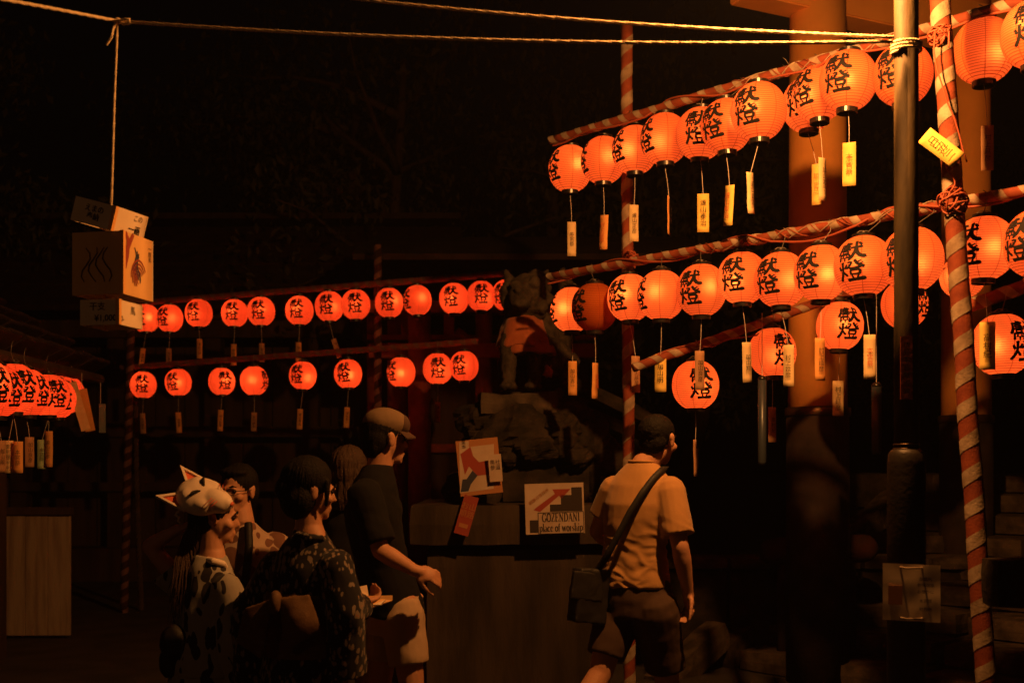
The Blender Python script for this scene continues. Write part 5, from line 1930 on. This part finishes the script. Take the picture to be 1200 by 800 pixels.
col.tube([q(236, 650, .05), q(240, 655, -.045), q(250, 657, -.085), q(261, 660, -.07), q(270, 674, .02), q(274, 694, .09)], [.012, .015, .016, .015, .013, .011], 10)
remesh(col, 'collar', M['mask'], .005, 1, None, wom1)
ob = MB().loft([(q(242, 788), r1_, f1, .176, .146), (q(242, 775), r1_, f1, .178, .15), (q(243, 748), r1_, f1, .160, .135), (q(243, 742), r1_, f1, .156, .13)], 30)
remesh(ob, 'obi', M['kim_l'], .008, 1, wr_noise(.004, 9, 20, 2), wom1)
bw = MB()
for c_, rr in ((q(204, 752, -.10), (.06, .05, .075)), (q(200, 775, -.08), (.05, .04, .07))):
    bw.ell(c_, rr)
remesh(bw, 'obi_knot', M['leather'], .008, 2, wr_noise(.008, 14, 14, 6), wom1)
# fox mask worn on the side of the head
mk = thing('fox_mask', 'white fox mask with red ears tied on the head of the woman at left', 'mask', q(243, 584, -.10))
c0 = q(238, 584, -.08)
mu = V((-.93, .10, .36)).normalized()        # towards the ears
mo = V((.28, -.72, .63))
mo = (mo - mu * mo.dot(mu)).normalized()     # outwards
mr = mu.cross(mo)


def K(x, y, z):
    return c0 + mr * x + mu * y + mo * z


mrot = Matrix((mr, mu, mo)).transposed()
mm = MB()
mm.ell(K(0, .012, .008), (.096, .104, .056), mrot, 28, 16)
mm.ell(K(0, -.062, .022), (.056, .074, .048), mrot, 22, 14)
mm.ell(K(0, -.108, .032), (.030, .030, .028), mrot, 16, 10)
for s_ in (-1, 1):
    mm.ell(K(s_ * .048, -.015, .034), (.034, .042, .022), mrot, 16, 10)
    mm.ell(K(s_ * .030, .045, .044), (.040, .034, .016), mrot, 14, 10)
remesh(mm, 'mask_face', M['mask'], .005, 14, None, mk)
for s_ in (-1, 1):
    e0 = [K(s_ * .016, .082, .018), K(s_ * .098, .030, .006), K(s_ * .098, .165, .030)]
    em = MB()
    th_ = mo * .012
    bk = [p - th_ for p in e0]
    ctr = (e0[0] + e0[1] + e0[2]) / 3
    inn = [p.lerp(ctr, .34) for p in e0]
    inb = [p - mo * .010 for p in inn]
    em.add(e0 + bk + inn + inb, [(0, 1, 7, 6), (1, 2, 8, 7), (2, 0, 6, 8), (6, 7, 10, 9), (7, 8, 11, 10), (8, 6, 9, 11), (3, 5, 4), (0, 3, 4, 1), (1, 4, 5, 2), (2, 5, 3, 0)])
    em.build('ear', M['mask'], mk)
    MB().add([p + mo * .0015 for p in inb], [(0, 1, 2)]).build('ear_lining', M['mask_r'], mk)
    ev = []
    n_ = 10
    for i in range(n_ + 1):
        t_ = i / n_
        x = s_ * (.016 + .044 * t_)
        y = .002 + .026 * t_ + .006 * math.sin(PI * t_)
        ev.append((x, y))
    em = MB()
    pts = [K(x, y, .0665 - .20 * (abs(x) - .030) ** 2 * 8 - .03 * max(0, abs(x) - .04)) for x, y in ev]
    em.tube(pts, [.002 + .006 * math.sin(PI * (i + .3) / (n_ + .6)) for i in range(n_ + 1)], 8)
    em.build('eye_slit', M['ink'], mk, True)
    wl = MB()
    for j in range(3):
        wl.tube([K(s_ * .034, -.062 - .012 * j, .074 - .004 * j), K(s_ * .060, -.045 - .014 * j, .052), K(s_ * .080, -.035 - .014 * j, .036)], .0016, 5)
    wl.build('whiskers', M['mask_r'], mk, True)
MB().ell(K(0, -.134, .040), (.012, .008, .008), mrot).build('nose', M['mask_r'], mk, True)
MB().tube([K(-.030, -.118, .026), K(0, -.131, .034), K(.030, -.118, .026)], .003, 6).build('mouth', M['mask_r'], mk, True)
cd = MB()
cdp = [K(.088, .045, -.005), q(206, 603, -.05), q(210, 606, -.06), q(209, 610, -.06), q(213, 614, -.06)]
twisted(cdp, .006).build('cord', M['rope'], mk, True)

# ---- woman in a dark flower yukata, seen from behind, holding folded papers
Y5 = 4.55
q = lambda x, y, dy=0.0: at(x, y, Y5 + dy)
J = dict(f=(.66, .75, 0), hf=(.88, .45, -.10), head=q(364, 575), neck=q(362, 617), chest=q(358, 672), pelvis=q(352, 785), sl=q(324, 664, .11), sr=q(394, 664, -.11), el=q(300, 715, .16), wl=q(370, 735, .36), hl=(.8, .2, .1), er=q(404, 708, -.12), wr=q(426, 706, .10), hr=(.45, .85, .12),
         pl=(0, 0, 1), pr=(-.2, .1, 1), cl=.4, cr=.55, hipl=q(336, 800, .06), hipr=q(370, 800, -.06), kl=q(0, 0), al=q(0, 0), kr=q(0, 0), ar=q(0, 0), hk=.96, handk=.9)
for a_, b_, c_, dx in (('hipl', 'kl', 'al', -.02), ('hipr', 'kr', 'ar', .05)):
    h_ = J[a_]
    J[c_] = V((h_.x + dx, h_.y, .075))
    J[b_] = h_.lerp(J[c_], .5) + V((.03, .02, 0))
wom2 = thing('person', 'dark haired woman in a black flowered yukata with a wide dark gold bow', 'person', (J['pelvis'].x, Y5, 0))
P, rot = body_mesh(wom2, J, .0065, .9)


def bob(mb):
    mb.ell(P(0, -.05, -.035), (.088, .075, .085), rot)
    mb.ell(P(0, -.10, .0), (.055, .05, .055), rot)
    for s_ in (-1, 1):
        mb.tube([P(s_ * .078, .04, .05), P(s_ * .082, .045, 0), P(s_ * .074, .05, -.06)], [.014, .012, .006], 8)


hair_cap(wom2, P, rot, 1.02, M['hair'], bob, .004)
rn = random.Random(9)
sd_ = MB()
for i in range(120):
    az = rn.uniform(-2.6, 2.6)
    R0 = .093
    pp_ = []
    for j in range(6):
        t_ = j / 5
        el = 1.3 - t_ * rn.uniform(1.9, 2.5)
        pp_.append(P(math.sin(az) * R0 * math.cos(el) * 1.0, -.03 - math.cos(az) * (R0 + .008) * math.cos(el), .045 + (R0 + .003) * math.sin(el) + rn.uniform(-.002, .002)))
    sd_.tube(pp_, [.0016, .002, .002, .0018, .0014, .0006], 4)
sd_.build('loose_strands', M['hair'], wom2, True)
f1 = V(J['f']).normalized()
r1_ = V((f1.y, -f1.x, 0))
ax = (J['sr'] - J['sl']).normalized()
axf = V((0, 0, 1)).cross(ax)
z_low = V((q(352, 0).x, Y5, .10))
secs = [(z_low, r1_, f1, .20, .17), (z_low + V((0, 0, .35)), r1_, f1, .19, .165), (q(352, 830), r1_, f1, .185, .16), (q(354, 780), r1_, f1, .18, .15), (q(356, 735), r1_, f1, .160, .13), (q(358, 690), ax, axf, .168, .13), (q(359, 665), ax, axf, .160, .118), (q(360, 645), ax, axf, .128, .095), (q(361, 630), ax, axf, .085, .078), (q(362, 620), ax, axf, .062, .062)]
robe(wom2, secs, [(J['sr'], J['sr'].lerp(J['er'], .98), .071, .078), (J['er'], J['wr'].lerp(J['er'], .30) + V((0, 0, -.02)), .07, .062), (J['er'], J['er'] + V((-.01, .06, -.28)), .08, .085), (J['sl'], J['el'], .071, .09), (J['el'], J['el'] + V((.02, .03, -.28)), .10, .12)], M['kim_d'], 'yukata', 9, .0075)
col = MB()
col.tube([q(345, 622, .07), q(350, 627, -.06), q(363, 629, -.10), q(376, 630, -.075), q(386, 645, .03)], [.011, .014, .015, .014, .011], 10)
remesh(col, 'collar', M['kim_d'], .005, 1, None, wom2)
ob = MB().loft([(q(354, 765), r1_, f1, .182, .152), (q(355, 758), r1_, f1, .184, .156), (q(357, 700), r1_, f1, .172, .14), (q(357, 692), r1_, f1, .17, .136)], 30)
remesh(ob, 'obi', M['obi'], .008, 1, wr_noise(.004, 9, 20, 2), wom2)
bx = MB()


def plate(mb, corners, th):
    """folded cloth loop: a soft quad slab between picture corners"""
    c4 = [V(c) for c in corners]
    g_ = []
    for i in range(9):
        for j in range(9):
            u_, v_ = i / 8, j / 8
            g_.append(c4[0].lerp(c4[1], u_).lerp(c4[3].lerp(c4[2], u_), v_) + V((0, -1, 0)) * .035 * math.sin(PI * u_) * math.sin(PI * v_))
    n0 = len(g_)
    fs = []
    for i in range(8):
        for j in range(8):
            a_ = i * 9 + j
            fs.append((a_, a_ + 1, a_ + 10, a_ + 9))
            fs.append((n0 + a_, n0 + a_ + 9, n0 + a_ + 10, n0 + a_ + 1))
    rim = [i * 9 for i in range(9)] + [72 + j for j in range(1, 9)] + [i * 9 + 8 for i in range(7, -1, -1)] + [j for j in range(7, 0, -1)]
    for i in range(len(rim)):
        a_, b_ = rim[i], rim[(i + 1) % len(rim)]
        fs.append((a_, b_, n0 + b_, n0 + a_))
    mb.add(g_ + [p + V((0, th, 0)) for p in g_], fs)


plate(bx, [q(322, 700, -.20), q(286, 712, -.14), q(276, 752, -.13), q(306, 772, -.20)], .03)
remesh(bx, 'obi_bow', M['obi'], .008, 1, wr_noise(.005, 10, 10, 1), wom2)
bx = MB()
plate(bx, [q(326, 700, -.205), q(362, 696, -.20), q(378, 738, -.18), q(334, 762, -.22)], .03)
remesh(bx, 'obi_bow', M['obi'], .008, 1, wr_noise(.005, 10, 10, 4), wom2)
bx = MB().ell(q(323, 706, -.19), (.028, .035, .05))
remesh(bx, 'obi_knot', M['obi'], .007, 2, wr_noise(.004, 20, 20, 4), wom2)
# folded papers held in her right hand
pc = q(437, 700, .14)
fp = thing('folded_paper', 'folded white and brown papers held by the woman in the dark yukata', 'paper', pc)
MB().add([q(424, 698, .10), q(460, 697, .20), q(460, 703, .20), q(432, 712, .09), q(424, 699.5, .11), q(460, 698.5, .21), q(460, 704.5, .21), q(432, 713.5, .10)],
         [(0, 3, 2, 1), (4, 5, 6, 7), (0, 1, 5, 4), (1, 2, 6, 5), (2, 3, 7, 6), (3, 0, 4, 7)]).build('sheet', M['wood_sign'], fp)
MB().add([q(421, 687, .10), q(430, 685, .14), q(432, 697, .14), q(424, 702, .09), q(421, 688, .115), q(430, 686, .155), q(432, 698, .155), q(424, 703, .105)],
         [(0, 3, 2, 1), (4, 5, 6, 7), (0, 1, 5, 4), (1, 2, 6, 5), (2, 3, 7, 6), (3, 0, 4, 7)]).build('fold', M['card'], fp)
MB().add([q(436, 708, .085), q(452, 702, .13), q(446, 708, .09), q(436, 709.5, .09), q(452, 703.5, .135), q(446, 709.5, .095)], [(0, 2, 1), (3, 4, 5), (0, 1, 4, 3), (1, 2, 5, 4), (2, 0, 3, 5)]).build('fold', M['card'], fp)

# ---- woman with loose brown hair almost hidden between the others
Y6 = 6.1
q = lambda x, y, dy=0.0: at(x, y, Y6 + dy)
J = dict(f=(.5, .86, 0), hf=(.5, .86, -.05), head=q(411, 553), neck=q(409, 588), chest=q(408, 640), pelvis=q(408, 735), sl=q(382, 615, .08), sr=q(436, 615, -.08), el=q(376, 680, .1), wl=q(384, 730, .2), hl=(0, .2, -1), er=q(442, 680, -.1), wr=q(440, 730, 0), hr=(0, .2, -1),
         pl=(1, 0, 0), pr=(-1, 0, 0), hipl=q(398, 745, .03), hipr=q(418, 745, -.03), kl=q(0, 0), al=q(0, 0), kr=q(0, 0), ar=q(0, 0), hk=.95)
for a_, b_, c_, dx in (('hipl', 'kl', 'al', -.04), ('hipr', 'kr', 'ar', .04)):
    h_ = J[a_]
    J[c_] = V((h_.x + dx, h_.y, .085))
    J[b_] = h_.lerp(J[c_], .5) + V((.02, .03, 0))
wom3 = thing('person', 'woman with loose wavy brown hair half hidden behind the cap wearer', 'person', (J['pelvis'].x, Y6, 0))
P, rot = body_mesh(wom3, J, .009, .88)


def wavy(mb):
    for i in range(11):
        a_ = (i - 5) / 5
        p0 = P(a_ * .085, -.06 + .04 * abs(a_), .02)
        mb.tube([p0, P(a_ * .11, -.085 + .05 * abs(a_), -.07), P(a_ * .10, -.08 + .04 * abs(a_), -.15), P(a_ * .115, -.07 + .03 * abs(a_), -.22)], [.03, .028, .026, .010], 8)


hair_cap(wom3, P, rot, 1.06, M['hair_b'], wavy, .011)
f1 = V(J['f']).normalized()
r1_ = V((f1.y, -f1.x, 0))
ax = (J['sr'] - J['sl']).normalized()
axf = V((0, 0, 1)).cross(ax)
robe(wom3, [(V((J['pelvis'].x, Y6, .5)), r1_, f1, .26, .22), (q(408, 740), r1_, f1, .17, .13), (q(408, 690), r1_, f1, .135, .11), (q(408, 640), ax, axf, .15, .12), (q(409, 612), ax, axf, .15, .10), (q(409, 594), ax, axf, .07, .065)], [(J['sr'], J['sr'].lerp(J['er'], .7), .065, .07), (J['sl'], J['sl'].lerp(J['el'], .7), .065, .07)], M['tee_blk'], 'dress', 2, .010)
shoes(wom3, J)

# ---- socket and cord for the added fill light left of the camera (out of view)
bh = thing('hanging_fill_bulb', 'unseen bulb on a cable at the left, added as fill light', 'lamp', FILL)
MB().lathe([(.018, .09), (.022, .10), (.022, .16), (.010, .17)], 16, FILL).build('socket', M['lacquer'], bh, True)
MB().tube([FILL + V((0, 0, .17)), FILL + V((.02, 0, .9)), FILL + V((0, .0, 1.6))], .005, 6).build('cord', M['lacquer'], bh)

# ------------------------------------------------------------------ thin smoke and damp in the night air, lit by the lamp
hz = MB().box((0, 12.5, 5.5), (60, 38, 13)).build('haze', None)
tag(hz, kind='stuff')
hm = bpy.data.materials.new('night_haze')
hm.use_nodes = True
hn = hm.node_tree
hn.nodes.remove(hn.nodes['Principled BSDF'])
pv = hn.nodes.new('ShaderNodeVolumePrincipled')
pv.inputs['Color'].default_value = (.9, .9, .9, 1)
pv.inputs['Density'].default_value = .0008
pv.inputs['Anisotropy'].default_value = 0
hn.links.new(pv.outputs[0], hn.nodes['Material Output'].inputs['Volume'])
hz.data.materials.append(hm)
